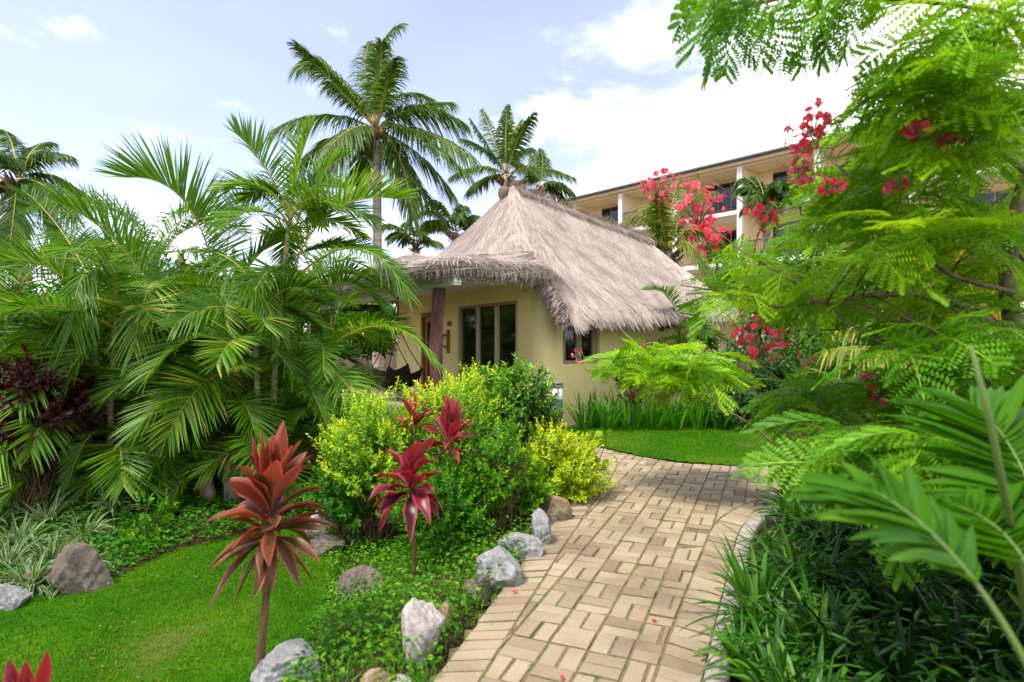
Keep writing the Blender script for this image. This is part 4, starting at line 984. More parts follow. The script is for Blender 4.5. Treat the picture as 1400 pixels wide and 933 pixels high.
# ------------------------------------------------------------------ shrubs
def bush(name, label, cat, cpx, cpy, rx, ry, Y, mt, nshoot=170, per=13, leaf=.035, asp=.5, tips=.5, tint0=.2, seed=1, twigs=40, shootlen=.2, depth=None, bare=0, group=None, up=.35, flat=.0, base=None):
    global rng
    keep = rng; rng = np.random.default_rng(seed)
    c = P(cpx, cpy, Y); ax = rx / F * Y; az_ = ry / F * Y; ay = depth or ax
    gb = g(c[0], c[1]); b = np.array((c[0], c[1], gb)) if base is None else np.array(base, float)
    t = thing(name, label, cat, b, group)
    d = rsphere(nshoot); rad = rng.uniform(.15, 1, nshoot) ** .42
    lump = 1 + .24 * np.sin(d[:, 0] * 5 + seed) * np.sin(d[:, 2] * 6 + seed * 2) + .10 * np.sin(d[:, 1] * 9 + d[:, 0] * 7)
    E = c + d * (rad * lump)[:, None] * np.array((ax, ay, az_)); E[:, 2] = np.maximum(E[:, 2], g(E[:, 0], E[:, 1]) + .06)
    root = b + rng.normal(0, .06, (nshoot, 3)) * np.array((1, 1, 0))
    dirs = unit(unit(E - b) * .6 + d * .6 + UP * up + rng.normal(0, .25, (nshoot, 3)))
    m = MB()
    for k in range(min(twigs, nshoot)):
        q = np.linspace(0, 1, 6)[:, None]; S = E[k] - dirs[k] * shootlen * .5; mid = root[k] * .5 + S * .5 + rng.normal(0, .05, 3) + np.array((0, 0, -.03))
        m.tube((1 - q) ** 2 * root[k] + 2 * q * (1 - q) * mid + q * q * E[k], .007 * (1 - .75 * q[:, 0]), 5, cap=False)
        if nshoot < 20: m.build('twig', MT['twig'], t); m = MB()
    for k in range(bare):
        a = root[k] + UP * .02; e = c + rsphere(1)[0] * np.array((ax, ay, az_)) * .9 ; e[2] = max(e[2], gb + .1); q = np.linspace(0, 1, 6)[:, None]
        mid = (a + e) / 2 + rng.normal(0, .06, 3); m.tube((1 - q) ** 2 * a + 2 * q * (1 - q) * mid + q * q * e, .006 * (1 - .8 * q[:, 0]), 5, cap=False)
    if m.n: m.build('twigs', MT['twig'], t)
    s = np.tile((np.arange(per) + .5) / per, nshoot); I = np.repeat(np.arange(nshoot), per)
    pos = E[I] + dirs[I] * ((s - .6) * shootlen)[:, None]
    ph = np.tile(np.arange(per) * 2.4, nshoot) + I
    A = unit(np.cross(dirs, np.array((.3, .2, .9)))); B = np.cross(dirs, A)
    side = A[I] * np.cos(ph)[:, None] + B[I] * np.sin(ph)[:, None]
    D = unit(side * (1 - .45 * s)[:, None] + dirs[I] * (.25 + .8 * s)[:, None] + rng.normal(0, .18, (len(I), 3)))
    Nn = unit(dirs[I] * .7 + UP * (.6 + flat) + rng.normal(0, .25, (len(I), 3)))
    ln = leaf * rng.uniform(.7, 1.25, len(I)) * (1.1 - .45 * s)
    sh = rng.normal(0, .13, nshoot)
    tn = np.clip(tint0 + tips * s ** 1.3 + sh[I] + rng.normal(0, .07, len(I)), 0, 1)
    m = MB(); leaves(m, pos, D, Nn, ln, ln * asp, tn, .2); m.build('foliage', mt, t)
    rng = keep; return t, E, dirs
MT['lime'] = leaf_mat('lime leaf', [(0, (.025, .12, .004)), (.5, (.085, .24, .006)), (1, (.38, .47, .012))], .35, .45, .3)
G = MT['gold']; SG = 'garden shrubs of the bed'
bush('golden_shrub', 'golden leaved shrub left of the red plants under the palm fronds', 'shrub', 515, 612, 76, 82, 5.6, G, 760, 12, .046, .5, .50, .22, 21, 50, .17)
bush('golden_shrub', 'yellow green shrub right behind the bright red starry plant', 'shrub', 612, 566, 70, 54, 5.9, G, 520, 12, .046, .5, .5, .30, 22, 40, .17)
bush('golden_shrub', 'lime shrub spilling in front of the cottage window', 'shrub', 676, 550, 72, 50, 6.5, G, 460, 11, .062, .55, .45, .15, 23, 40, .18)
t_, E_, d_ = bush('ixora_shrub', 'dark glossy shrub with small orange blossoms below the cottage window', 'shrub', 708, 566, 50, 66, 6.0, MT['ixora'], 360, 10, .078, .48, .65, .28, 24, 50, .2)
m = MB(); r2 = np.random.default_rng(9)
for k in range(26):
    e = E_[k] + d_[k] * .06; q = r2.normal(size=(9, 3)); leaves(m, np.repeat(e[None], 9, 0) + q * .012, unit(q + UP), unit(r2.normal(size=(9, 3))), .022, .016, r2.uniform(.3, 1, 9))
m.build('blossoms', leaf_mat('ixora blossom', [(0, (.55, .10, .03)), (1, (.80, .42, .16))], .3, .6, .2), t_)
bush('golden_shrub', 'lime green shrub between the red plants and the twiggy shrub', 'shrub', 640, 612, 62, 62, 5.5, MT['lime'], 520, 12, .046, .5, .5, .2, 39, 40, .17)
bush('golden_shrub', 'brightest yellow shrub leaning over the paved path', 'shrub', 764, 640, 62, 58, 5.7, G, 860, 12, .042, .5, .45, .42, 25, 50, .16, depth=.42)
bush('twiggy_shrub', 'thin shrub with bare brown twigs showing behind the upright grey rock', 'shrub', 683, 650, 46, 70, 4.9, MT['weed'], 170, 10, .048, .55, .45, .35, 26, 90, .16, bare=80)
bush('green_shrub', 'low leafy green shrub at the foot of the crimson plant', 'shrub', 606, 690, 78, 58, 4.75, MT['weed'], 520, 11, .042, .55, .5, .2, 27, 50, .16)
bush('green_shrub', 'fresh green sprig between the twiggy shrub and the tan boulder', 'shrub', 722, 672, 30, 34, 5.0, MT['weed'], 60, 10, .05, .6, .5, .35, 28, 20, .14)
bush('green_shrub', 'green shrub low on the left end of the bed above the large boulder', 'shrub', 480, 668, 60, 48, 5.6, MT['weed'], 420, 11, .045, .55, .5, .15, 29, 30, .16)
bush('seedling_shrub', 'small pale green seedling shrub rising from the ground cover', 'shrub', 203, 728, 32, 52, 5.7, MT['weed'], 46, 11, .05, .6, .5, .35, 30, 30, .16)
bush('maroon_shrub', 'dense maroon shrub under the palms at the left', 'shrub', 50, 562, 66, 76, 6.3, MT['maroon'], 520, 12, .075, .62, .5, .2, 31, 40, .22)
bush('round_leaved_shrub', 'few round bright green leaves beside the palm stump', 'shrub', 262, 632, 22, 26, 6.6, MT['weed'], 12, 7, .11, .75, .4, .4, 32, 8, .14)
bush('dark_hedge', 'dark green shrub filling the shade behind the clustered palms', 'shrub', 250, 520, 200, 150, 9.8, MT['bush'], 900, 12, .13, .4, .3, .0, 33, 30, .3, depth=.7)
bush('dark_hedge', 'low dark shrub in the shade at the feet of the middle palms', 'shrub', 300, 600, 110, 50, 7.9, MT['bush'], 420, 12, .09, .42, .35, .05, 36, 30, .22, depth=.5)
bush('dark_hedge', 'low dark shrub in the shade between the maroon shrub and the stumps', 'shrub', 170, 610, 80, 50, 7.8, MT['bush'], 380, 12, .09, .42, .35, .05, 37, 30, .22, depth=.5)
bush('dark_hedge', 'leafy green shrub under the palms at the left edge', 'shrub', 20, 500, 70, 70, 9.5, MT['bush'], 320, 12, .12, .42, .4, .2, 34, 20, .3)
bush('side_shrub', 'bright green shrubs seen under the far end of the veranda', 'shrub', 508, 450, 46, 40, 17, MT['weed'], 200, 11, .2, .5, .4, .3, 35, 10, .5)
for k, (px, Y, w_, h_, lab) in enumerate([(-90, 15, 120, 70, 'leafy shrub far left behind the edge palm'), (110, 16, 110, 80, 'broad shrub far behind the left palm'), (290, 17, 110, 84, 'tall shrub far behind the middle palm'), (430, 18, 70, 76, 'far shrub between the crownshaft palm and the veranda')]):
    bush('background_shrub', lab, 'shrub', px, 440, w_, h_, Y, MT['weed'], 420, 12, .24, .45, .5, .1 + .08 * k, 50 + k, 12, .5, depth=1.5)
# shrubs behind the lawn on the right
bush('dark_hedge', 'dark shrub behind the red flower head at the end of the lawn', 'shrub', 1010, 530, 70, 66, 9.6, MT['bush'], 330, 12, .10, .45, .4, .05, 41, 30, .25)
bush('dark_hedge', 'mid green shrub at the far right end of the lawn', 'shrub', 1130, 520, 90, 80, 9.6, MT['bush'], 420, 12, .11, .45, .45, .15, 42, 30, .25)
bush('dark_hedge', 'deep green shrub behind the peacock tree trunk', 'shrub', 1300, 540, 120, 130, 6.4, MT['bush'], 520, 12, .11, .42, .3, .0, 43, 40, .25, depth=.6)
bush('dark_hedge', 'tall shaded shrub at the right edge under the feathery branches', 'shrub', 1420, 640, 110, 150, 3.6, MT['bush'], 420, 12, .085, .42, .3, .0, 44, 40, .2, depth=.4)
bush('golden_shrub', 'small yellow green shrub far along the lawn under the red flower head', 'shrub', 1120, 480, 40, 26, 10.5, G, 160, 11, .07, .5, .4, .3, 45, 10, .2)
bush('maroon_shrub', 'little maroon shrub behind the iris blades by the side wall', 'shrub', 868, 520, 26, 32, 9.6, MT['maroon'], 90, 11, .085, .6, .5, .3, 46, 20, .2)
bush('hillside_shrub', 'pale green shrubs on the slope below the hotel', 'shrub', 1120, 400, 190, 66, 17, MT['bush'], 700, 12, .22, .45, .5, .35, 47, 20, .5, depth=1.2)

# ------------------------------------------------------------------ blades, clumps and ground plants
def clump(name, label, cat, base, n, Ln, Wd, mt, cone, bend, seed, group=None, tint=(.1, .85), seg=6, spread=.05, fold=.25, roll=.4, part=True):
    r = np.random.default_rng(seed); base = np.asarray(base, float)
    az = r.uniform(0, 6.283, n); th = R(1) * r.uniform(cone[0], cone[1], n)
    D = np.stack((np.cos(az) * np.sin(th), np.sin(az) * np.sin(th), np.cos(th)), 1)
    P0 = base + np.stack((np.cos(az), np.sin(az), 0 * az), 1) * (spread * r.uniform(.2, 1, n))[:, None]
    m = MB(); straps(m, P0, D, Ln * r.uniform(.65, 1.15, n), Wd * r.uniform(.75, 1.2, n), bend * r.uniform(.4, 1.5, n), np.clip(r.uniform(tint[0], tint[1], n), 0, 1), seg=seg, fold=fold, roll=r.normal(0, roll, n))
    o = m.build(name, mt, origin=base); return tag(o, label, cat, group)
ORD = ['first', 'second', 'third', 'fourth', 'fifth', 'sixth', 'seventh', 'eighth', 'ninth', 'tenth', 'eleventh', 'twelfth', 'thirteenth', 'fourteenth', 'fifteenth']
xs_ = np.linspace(800, 985, 13)
for k, px in enumerate(xs_):
    b = gp(px, 588 - (k % 2) * 4); clump('iris_clump', f'{ORD[k]} iris clump from the bollard lamp, upright blades along the lawn edge', 'iris', b, 34, .72, .034, MT['iris'], (2, 38), .3, 60 + k, 'iris clumps along the side wall', spread=.10, fold=.12)
# bark mulch under the irises
vp = [(40, 640, 'upper'), (90, 655, ''), (15, 668, ''), (62, 690, ''), (112, 712, ''), (25, 722, ''), (70, 744, ''), (8, 752, ''), (108, 762, ''), (44, 776, ''), (-20, 700, ''), (150, 672, '')]
for k, (px, py, _) in enumerate(sorted(vp, key=lambda q: q[1])):
    b = gp(px, py + 30); clump('striped_grass', f'white edged grass tuft at the left edge, {ORD[k]} counting down towards the lawn', 'striped grass', b, 90, .44, .024, MT['varieg'], (8, 78), .6, 90 + k, 'white edged grasses by the lower lawn', spread=.05)
rk = [(1092, 720, .40, .034, 'strap', 'dark arching plant overhanging the far bend of the kerb', (15, 78), .5), (1036, 842, .44, .026, 'strap', 'bright green blades leaning out over the kerb', (8, 70), .35),
      (1062, 880, .38, .022, 'strap', 'thin green tuft against the kerb below the bright blades', (15, 80), .5), (1012, 900, .26, .014, 'strap', 'short grassy tuft growing over the bottom of the kerb', (10, 85), .6),
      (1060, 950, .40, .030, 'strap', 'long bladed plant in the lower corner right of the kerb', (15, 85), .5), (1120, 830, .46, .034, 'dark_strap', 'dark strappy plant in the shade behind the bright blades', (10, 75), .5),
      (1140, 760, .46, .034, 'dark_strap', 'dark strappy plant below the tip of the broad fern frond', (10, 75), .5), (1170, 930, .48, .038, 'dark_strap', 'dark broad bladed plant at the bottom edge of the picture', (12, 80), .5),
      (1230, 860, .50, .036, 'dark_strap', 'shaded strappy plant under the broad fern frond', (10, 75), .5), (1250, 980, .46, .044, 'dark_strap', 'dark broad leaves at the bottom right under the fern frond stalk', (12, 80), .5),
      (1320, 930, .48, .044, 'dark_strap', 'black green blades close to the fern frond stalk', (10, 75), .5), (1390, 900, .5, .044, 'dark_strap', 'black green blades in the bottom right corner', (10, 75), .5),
      (1160, 700, .5, .03, 'dark_strap', 'dark tuft behind the broad fern frond at the inner path bend', (10, 70), .5), (1080, 690, .34, .024, 'dark_strap', 'small dark tuft at the inner bend where the path turns right', (15, 80), .5),
      (1210, 760, .5, .034, 'dark_strap', 'dark blades half hidden behind the tip of the fern frond', (10, 70), .5), (1330, 800, .5, .04, 'dark_strap', 'deep shaded blades behind the fern frond stalk', (10, 70), .5), (1110, 1010, .42, .03, 'strap', 'green blades cut off by the lower picture edge beside the kerb', (10, 80), .5), (1062, 768, .36, .022, 'strap', 'pale green blades covering the middle of the kerb', (12, 80), .5), (1120, 905, .46, .03, 'strap', 'tall fresh blades in front of the black green ones', (8, 70), .4), (1090, 800, .42, .028, 'strap', 'arching blades between the kerb and the shaded strappy plants', (10, 75), .45)]
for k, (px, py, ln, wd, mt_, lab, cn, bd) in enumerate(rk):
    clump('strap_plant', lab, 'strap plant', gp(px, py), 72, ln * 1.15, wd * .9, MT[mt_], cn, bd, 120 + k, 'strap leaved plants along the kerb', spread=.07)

def scatter_in(poly, n, r):
    lo, hi = poly.min(0), poly.max(0); p = r.uniform(lo, hi, (n, 2)); return p[inside(poly, p[:, 0], p[:, 1])]
r3 = np.random.default_rng(77)
GC = pxpoly([(-260, 800), (-260, 640), (-60, 610), (80, 612), (200, 610), (330, 618), (430, 668), (455, 690), (412, 716), (330, 734), (240, 754), (160, 790), (120, 806), (60, 800)])
p = scatter_in(GC, 30000, r3); n = len(p); hh = .04 + .10 * r3.uniform(0, 1, n) * (.6 + .4 * np.sin(p[:, 0] * 5) * np.sin(p[:, 1] * 4))
m = MB(); az = r3.uniform(0, 6.28, n); D = np.stack((np.cos(az), np.sin(az), r3.normal(.1, .3, n)), 1)
leaves(m, np.column_stack((p, g(p[:, 0], p[:, 1]) + hh)), D, UP + r3.normal(0, .4, (n, 3)), r3.uniform(.03, .06, n), r3.uniform(.022, .04, n), np.clip(r3.normal(.3, .2, n), 0, 1))
setting(m.build('ground_cover', MT['weed']), 'stuff', 'dark green creeping ground cover sloping up to the palms', 'ground cover')
RB = offset(RIGHT, .2); RB = np.concatenate((RB[(RB[:, 1] > 1.2) & (RB[:, 0] < 6)], [(6, 4.5), (3.5, 1.0), (1.2, 1.0)]))
p = scatter_in(RB, 12000, r3); n = len(p); hh = r3.uniform(.02, .26, n) * np.clip(.35 + (p[:, 0] - np.interp(p[:, 1], RIGHT[:, 1], RIGHT[:, 0])) * 1.2, .2, 1.3)
m = MB(); az = r3.uniform(0, 6.28, n); D = np.stack((np.cos(az), np.sin(az), r3.normal(.2, .4, n)), 1)
leaves(m, np.column_stack((p, g(p[:, 0], p[:, 1]) + hh)), D, UP + r3.normal(0, .5, (n, 3)), r3.uniform(.06, .15, n), r3.uniform(.010, .025, n), np.clip(r3.normal(.3, .25, n), 0, 1))
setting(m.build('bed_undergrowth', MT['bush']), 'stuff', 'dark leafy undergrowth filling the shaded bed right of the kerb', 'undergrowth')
# weeds on the bank between the rocks and in the joints
BK = np.concatenate((pxpoly([(430, 735), (520, 745), (600, 740), (660, 735), (740, 720), (700, 790), (640, 850), (590, 933), (570, 990), (380, 990), (420, 880), (452, 800)]),))
p = scatter_in(BK, 13000, r3); n = len(p); m = MB(); az = r3.uniform(0, 6.28, n); th = r3.uniform(.1, 1.2, n)
clus = .5 + .5 * np.sin(p[:, 0] * 9 + 1) * np.sin(p[:, 1] * 7); kp = r3.uniform(0, 1, n) < .25 + .75 * clus; p, az, th = p[kp], az[kp], th[kp]; n = len(p)
D = np.stack((np.cos(az) * np.sin(th), np.sin(az) * np.sin(th), np.cos(th)), 1)
straps(m, np.column_stack((p, g(p[:, 0], p[:, 1]) - .01)), D, r3.uniform(.05, .17, n), r3.uniform(.003, .007, n), r3.uniform(.2, .8, n), r3.uniform(.2, .9, n), seg=3)
q = scatter_in(BK, 15000, r3); n = len(q); az = r3.uniform(0, 6.28, n); D = np.stack((np.cos(az), np.sin(az), r3.normal(.15, .3, n)), 1)
c2 = np.sin(q[:, 0] * 6 + 2) * np.sin(q[:, 1] * 5 + 1); kp = r3.uniform(-1, 1, n) < c2 + .35; q, D = q[kp], D[kp]; n = len(q)
leaves(m, np.column_stack((q, g(q[:, 0], q[:, 1]) + r3.uniform(.0, .13, n))), D, UP + r3.normal(0, .4, (n, 3)), r3.uniform(.018, .045, n), r3.uniform(.012, .026, n), np.clip(r3.normal(.5, .25, n), 0, 1))
setting(m.build('bank_weeds', MT['weed']), 'stuff', 'loose weeds and grass on the bank between the rocks and the paving', 'weeds')
m = MB(); pts = []
for _ in range(240):
    i, j = r3.integers(-8, 10), r3.integers(-4, 14); a, b = (r3.uniform(0, 2), 0) if r3.uniform() < .5 else (0, r3.uniform(0, 2))
    o = org + da * (i * 2 + a) * BX + db * (j * 2 + b) * BX
    if inside(inner, o[0:1], o[1:2])[0] and o[1] < 4.6 and math.sin(o[0] * 4 + 1) * math.sin(o[1] * 3.3) > -.15:
        for q in range(r3.integers(4, 22)): pts.append((o + (da * r3.normal(0, .03) if b == 0 else db * r3.normal(0, .03)) + r3.normal(0, .004, 2), ))
pts = np.array([a[0] for a in pts])
edge_pts = np.concatenate([offset(LEFT, -.01)[np.clip((r3.uniform(.12, .75, 900) * len(LEFT)).astype(int), 0, len(LEFT) - 1)] + r3.normal(0, .035, (900, 2)) + np.array((-.03, 0))])
pts = np.concatenate((pts, edge_pts)); n = len(pts); az = r3.uniform(0, 6.28, n); th = r3.uniform(.2, 1.3, n)
D = np.stack((np.cos(az) * np.sin(th), np.sin(az) * np.sin(th), np.cos(th)), 1)
straps(m, np.column_stack((pts, pz(pts[:, 1]) - .012)), D, r3.uniform(.015, .05, n), r3.uniform(.003, .006, n), .4, r3.uniform(.3, 1, n), seg=3)
setting(m.build('joint_weeds', MT['weed']), 'stuff', 'tiny grass sprouting from the joints between the pavers', 'weeds')
# leaf litter
p = np.concatenate((scatter_in(pxpoly([(600, 760), (680, 690), (770, 690), (760, 730), (690, 800), (640, 850)]), 700, r3), scatter_in(pxpoly([(990, 600), (1000, 586), (790, 586), (790, 596)]), 300, r3)))
n = len(p); m = MB(); az = r3.uniform(0, 6.28, n); leaves(m, np.column_stack((p, g(p[:, 0], p[:, 1]) + .006 + .01 * r3.uniform(0, 1, n) - .04)), np.stack((np.cos(az), np.sin(az), r3.normal(0, .2, n)), 1), UP + r3.normal(0, .3, (n, 3)), r3.uniform(.02, .06, n), r3.uniform(.01, .025, n), r3.uniform(0, 1, n))
setting(m.build('leaf_litter', MT['fibre']), 'stuff', 'dry brown leaf litter under the shrubs', 'leaf litter')
p = scatter_in(LAWN_L, 90, r3); n = len(p); m = MB(); az = r3.uniform(0, 6.28, n)
leaves(m, np.column_stack((p, g(p[:, 0], p[:, 1]) + .025)), np.stack((np.cos(az), np.sin(az), r3.normal(0, .2, n)), 1), UP + r3.normal(0, .4, (n, 3)), r3.uniform(.012, .04, n), r3.uniform(.006, .016, n), r3.uniform(0, 1, n))
setting(m.build('fallen_leaves', MT['fibre']), 'stuff', 'small dry leaves fallen on the lower lawn', 'leaf litter')
p = scatter_in(LAWN_L, 2600, r3); p = p[np.sin(p[:, 0] * 3.1 + 2) * np.sin(p[:, 1] * 3.7) > .1]; n = len(p); m = MB(); az = r3.uniform(0, 6.28, n)
leaves(m, np.column_stack((p, g(p[:, 0], p[:, 1]) + r3.uniform(.01, .035, n))), np.stack((np.cos(az), np.sin(az), r3.normal(.1, .25, n)), 1), UP + r3.normal(0, .35, (n, 3)), r3.uniform(.010, .024, n), r3.uniform(.008, .018, n), r3.uniform(.1, .8, n))
setting(m.build('lawn_weeds', MT['weed']), 'stuff', 'broad leaved weeds mixed into the lower lawn', 'weeds')
for k, (px, py, lab) in enumerate([(893, 852, 'fallen red petal in a joint beside the soldier course'), (705, 812, 'fallen red petal in the middle of the pavers'), (973, 925, 'fallen red petal on the kerb'), (766, 931, 'fallen red petal on the closest pavers')]):
    b = gp(px, py) + UP * .01; m = MB(); az = k * 1.7; leaves(m, np.repeat(b[None], 3, 0), np.array([(math.cos(az + q), math.sin(az + q), .25) for q in (0, .8, 1.7)]), UP, .022, .016, .3, .4, curl=.3); tag(m.build('fallen_petal', MT['petal'], origin=b), lab, 'petal', 'petals fallen on the path')
# climber sprig at the tip of the golden shrub
b = gp(812, 668); t = thing('climber_sprig', 'thin climber sprig with round pale leaves waving over the path end', 'climber', b); m = MB(); 
s1 = [P(800, 660, 5.9), P(815, 640, 5.9), P(827, 610, 5.85), P(829, 592, 5.8)]; s2 = [P(812, 640, 5.9), P(828, 645, 5.85), P(830, 670, 5.8), P(824, 690, 5.75)]
m.tube([b, *s1], .004, 5); m.tube(s2, .003, 5); m.build('stem', MT['twig'], t)
lp = np.array([P(*q) for q in ((829, 590, 5.8), (824, 596, 5.82), (831, 608, 5.83), (816, 622, 5.87), (824, 634, 5.86), (812, 642, 5.9), (830, 640, 5.84), (806, 630, 5.9), (836, 600, 5.8))]); n = len(lp)
m = MB(); leaves(m, lp, rsphere(n) * np.array((1, .4, .4)) + UP * .2, rsphere(n) * .4 + np.array((0, -1, .6)), .085, .075, r3.uniform(.7, 1, n), .12); m.build('foliage', MT['weed'], t)

# ------------------------------------------------------------------ palms
LC = [MT['areca'], MT['yellowstem']]; CC = [MT['coco'], MT['yellowstem']]; GPm = [MT['gold_palm'], MT['yellowstem']]
def add_frond(par, mats, *a, **k):
    m = MB(); frond(m, *a, **k); return m.build('frond', mats, par)
def coconut(label, trunk, Y, base_z, crownpx, fr, Lf, seed, group='coconut palms', rt=.17, leaf=.62, lw=.040, name='coconut_palm', n=88, nuts=True, lean=0, mats=CC, tint=(.2, .6)):
    """fr: list of (bend px, bend py, tip px, tip py, depth offset at the tip)"""
    global rng
    keep = rng; rng = np.random.default_rng(seed)
    c = P(crownpx[0], crownpx[1], Y); b = np.array((P(trunk, 466, Y)[0], Y, base_z)); t = thing(name, label, 'palm tree', b, group)
    k = np.linspace(0, 1, 40)[:, None]; q = (1 - k) ** 2 * b + 2 * k * (1 - k) * ((b + c) / 2 + np.array((lean, 0, 0))) + k * k * c
    m = MB(); m.tube(q, rt * (1.25 - .45 * k[:, 0] ** .6) * (1 + .035 * (np.arange(40) % 2)), 12); m.build('trunk', MT['cocobark'], t)
    m = MB()
    for a in range(18):
        th = rng.uniform(0, 6.28); e = np.array((math.cos(th), math.sin(th), rng.uniform(.2, 1.2))); p0 = c + np.array((math.cos(th), math.sin(th), 0)) * rt * .7 - UP * rt * rng.uniform(.5, 3)
        m.tube([p0, p0 + e * rt * 1.0, p0 + e * rt * rng.uniform(1.6, 2.6)], [rt * .4, rt * .3, rt * .12], 5, tint=rng.uniform(0, 1))
    az = rng.uniform(0, 6.28, 40); D = np.stack((np.cos(az) * .6, np.sin(az) * .6, rng.uniform(-1, .4, 40)), 1)
    straps(m, c + D * rt * .6 - UP * rt, D, rt * rng.uniform(1.5, 4.5, 40), rt * .35, .5, rng.uniform(0, 1, 40), seg=4); m.build('crown_fibre', MT['fibre'], t)
    if nuts:
        for a in range(5):
            th = a * 1.3 + .4; cc = c + np.array((math.cos(th), math.sin(th), -.45)) * rt * 1.7; m = MB(); r_ = rt * .62
            m.lathe([(0, r_ * 1.1), (r_ * .6, r_ * .85), (r_, 0), (r_ * .75, -r_ * .8), (0, -r_ * 1.15)], cc, 9); m.build('coconut', plain_nut, t)
    for j, (bx, by, tx, ty, dy) in enumerate(fr):
        P1 = P(bx, by, Y + dy * .45); P2 = P(tx, ty, Y + dy)
        P1 = 2 * P1 - (c + P2) / 2 * 1.0 if False else P1
        L_ = np.linalg.norm(P2 - c)
        add_frond(t, mats, c + unit(P1 - c) * rt * .6, P1, P2, n=n, ll=leaf, lw=lw, vee=.05 + .25 * rng.random(), droop=.75 if by < ty + 40 else .45, bare=.12, rac=.034 * rt / .17, tint=(tint[0] + .1, tint[1] + .15), seg=4, roll=rng.normal(0, .25), a0=66, a1=22)
    rng = keep; return t
plain_nut = plain('coconut husk', (.30, .22, .05), .5)
main = [(440, 60, 408, 92, 1.5), (455, 110, 405, 62, -1.0), (500, 60, 546, 34, .6), (490, 95, 505, 58, 2.2), (450, 140, 378, 175, -.4), (455, 178, 402, 232, 1.2), (470, 120, 440, 80, 2.4), (560, 125, 634, 168, -.6), (575, 165, 645, 215, -1.4), (570, 200, 618, 262, .8), (552, 195, 565, 300, -.8), (530, 110, 590, 135, 2.6), (505, 205, 486, 250, 2.0), (555, 155, 640, 238, -2.2), (480, 160, 440, 215, -2.), (485, 110, 450, 120, 1.8), (530, 100, 540, 80, -1.8), (470, 190, 425, 255, -1.5), (540, 215, 600, 290, 1.5), (520, 90, 522, 60, -.5), (560, 140, 615, 140, 1.5)]
coconut('tall coconut palm with a full wide crown rising left of the thatched roof', 517, 22, .2, (515, 178), main, 3.5, 201, leaf=1.0, lw=.046)
second = [(665, 195, 645, 165, .5), (672, 182, 660, 150, 2.), (690, 178, 694, 146, .3), (705, 184, 729, 156, -1.), (720, 195, 726, 205, 1.5), (660, 218, 620, 240, -.5), (728, 218, 782, 242, -.8), (670, 200, 632, 190, 1.), (700, 190, 712, 165, 2.0), (665, 235, 640, 262, 1.5)]
coconut('coconut palm whose crown sits right above the roof peak', 690, 26, .5, (692, 240), second, 3, 202, leaf=.66, lw=.045, nuts=False)
third = [(720, 235, 690, 262, 1), (745, 225, 740, 205, 1), (755, 240, 782, 262, 0), (725, 230, 708, 222, -1), (750, 250, 775, 275, 1), (735, 225, 728, 212, 2), (730, 260, 700, 285, 0)]
coconut('smaller palm peeking out right behind the roof peak', 737, 34, .8, (737, 258), third, 3, 203, leaf=.80, lw=.06, nuts=False)
def ring(cx, cy, r, n, seed, up=.9):
    q = np.random.default_rng(seed); o = []
    for k in range(n):
        a = k / n * 6.283 + q.uniform(-.3, .3); rr_ = r * q.uniform(.8, 1.15); el = q.uniform(.1, 1.1) * up
        tx = cx + math.cos(a) * rr_; dy = math.sin(a) * rr_ / F * 20
        lift = rr_ * el
        o.append((cx + math.cos(a) * rr_ * .55, cy - lift * .85 - rr_ * .1, tx, cy - lift * .75 + rr_ * .12, dy))
    return o
coconut('small palm to the left of the roof with pale trunk hidden by it', 622, 32, .8, (622, 318), ring(622, 322, 56, 11, 1, 1.1), 2.4, 204, leaf=.62, lw=.05, nuts=False)
coconut('little palm between the tall palm trunk and the roof', 568, 36, .8, (568, 332), ring(568, 334, 46, 10, 2), 2.4, 205, leaf=.62, lw=.05, nuts=False)
coconut('large old palm at the far left edge', 26, 20, .0, (24, 246), [(50, 200, 92, 212, 0), (0, 190, -60, 200, 0), (20, 190, 5, 178, 1.5), (60, 240, 105, 300, -1), (45, 190, 70, 195, 2), (-10, 250, -60, 300, 0), (55, 225, 112, 262, 1), (10, 215, -5, 205, -2), (60, 270, 88, 340, 1.5), (20, 290, 10, 360, -1)], 3, 206, leaf=.75, lw=.055, nuts=False, tint=(.1, .5))
coconut('palm with bright arching fronds in front of the hotel balconies', 912, 21, 1.0, (915, 345), [(890, 275, 848, 306, 0), (880, 305, 856, 345, -1), (935, 270, 952, 240, 0), (915, 280, 928, 245, 1), (950, 290, 985, 330, 0), (890, 262, 888, 290, 1), (905, 310, 880, 362, 1), (925, 268, 975, 262, 1.5), (940, 310, 970, 372, -1), (900, 300, 900, 265, -1)], 3, 207, leaf=.70, lw=.045, nuts=False, tint=(.4, .9))
coconut('dark spiky palm in front of the upper balcony', 1048, 24, 1.0, (1048, 285), ring(1048, 288, 40, 12, 4, 1.3), 3, 208, leaf=.55, lw=.06, nuts=False, tint=(.1, .5))
coconut('palm half hidden by the peacock tree before the lower balconies', 1180, 20, 1.0, (1180, 330), ring(1180, 330, 90, 12, 5, 1.1), 3, 209, leaf=.7, lw=.05, nuts=False, tint=(.3, .8))

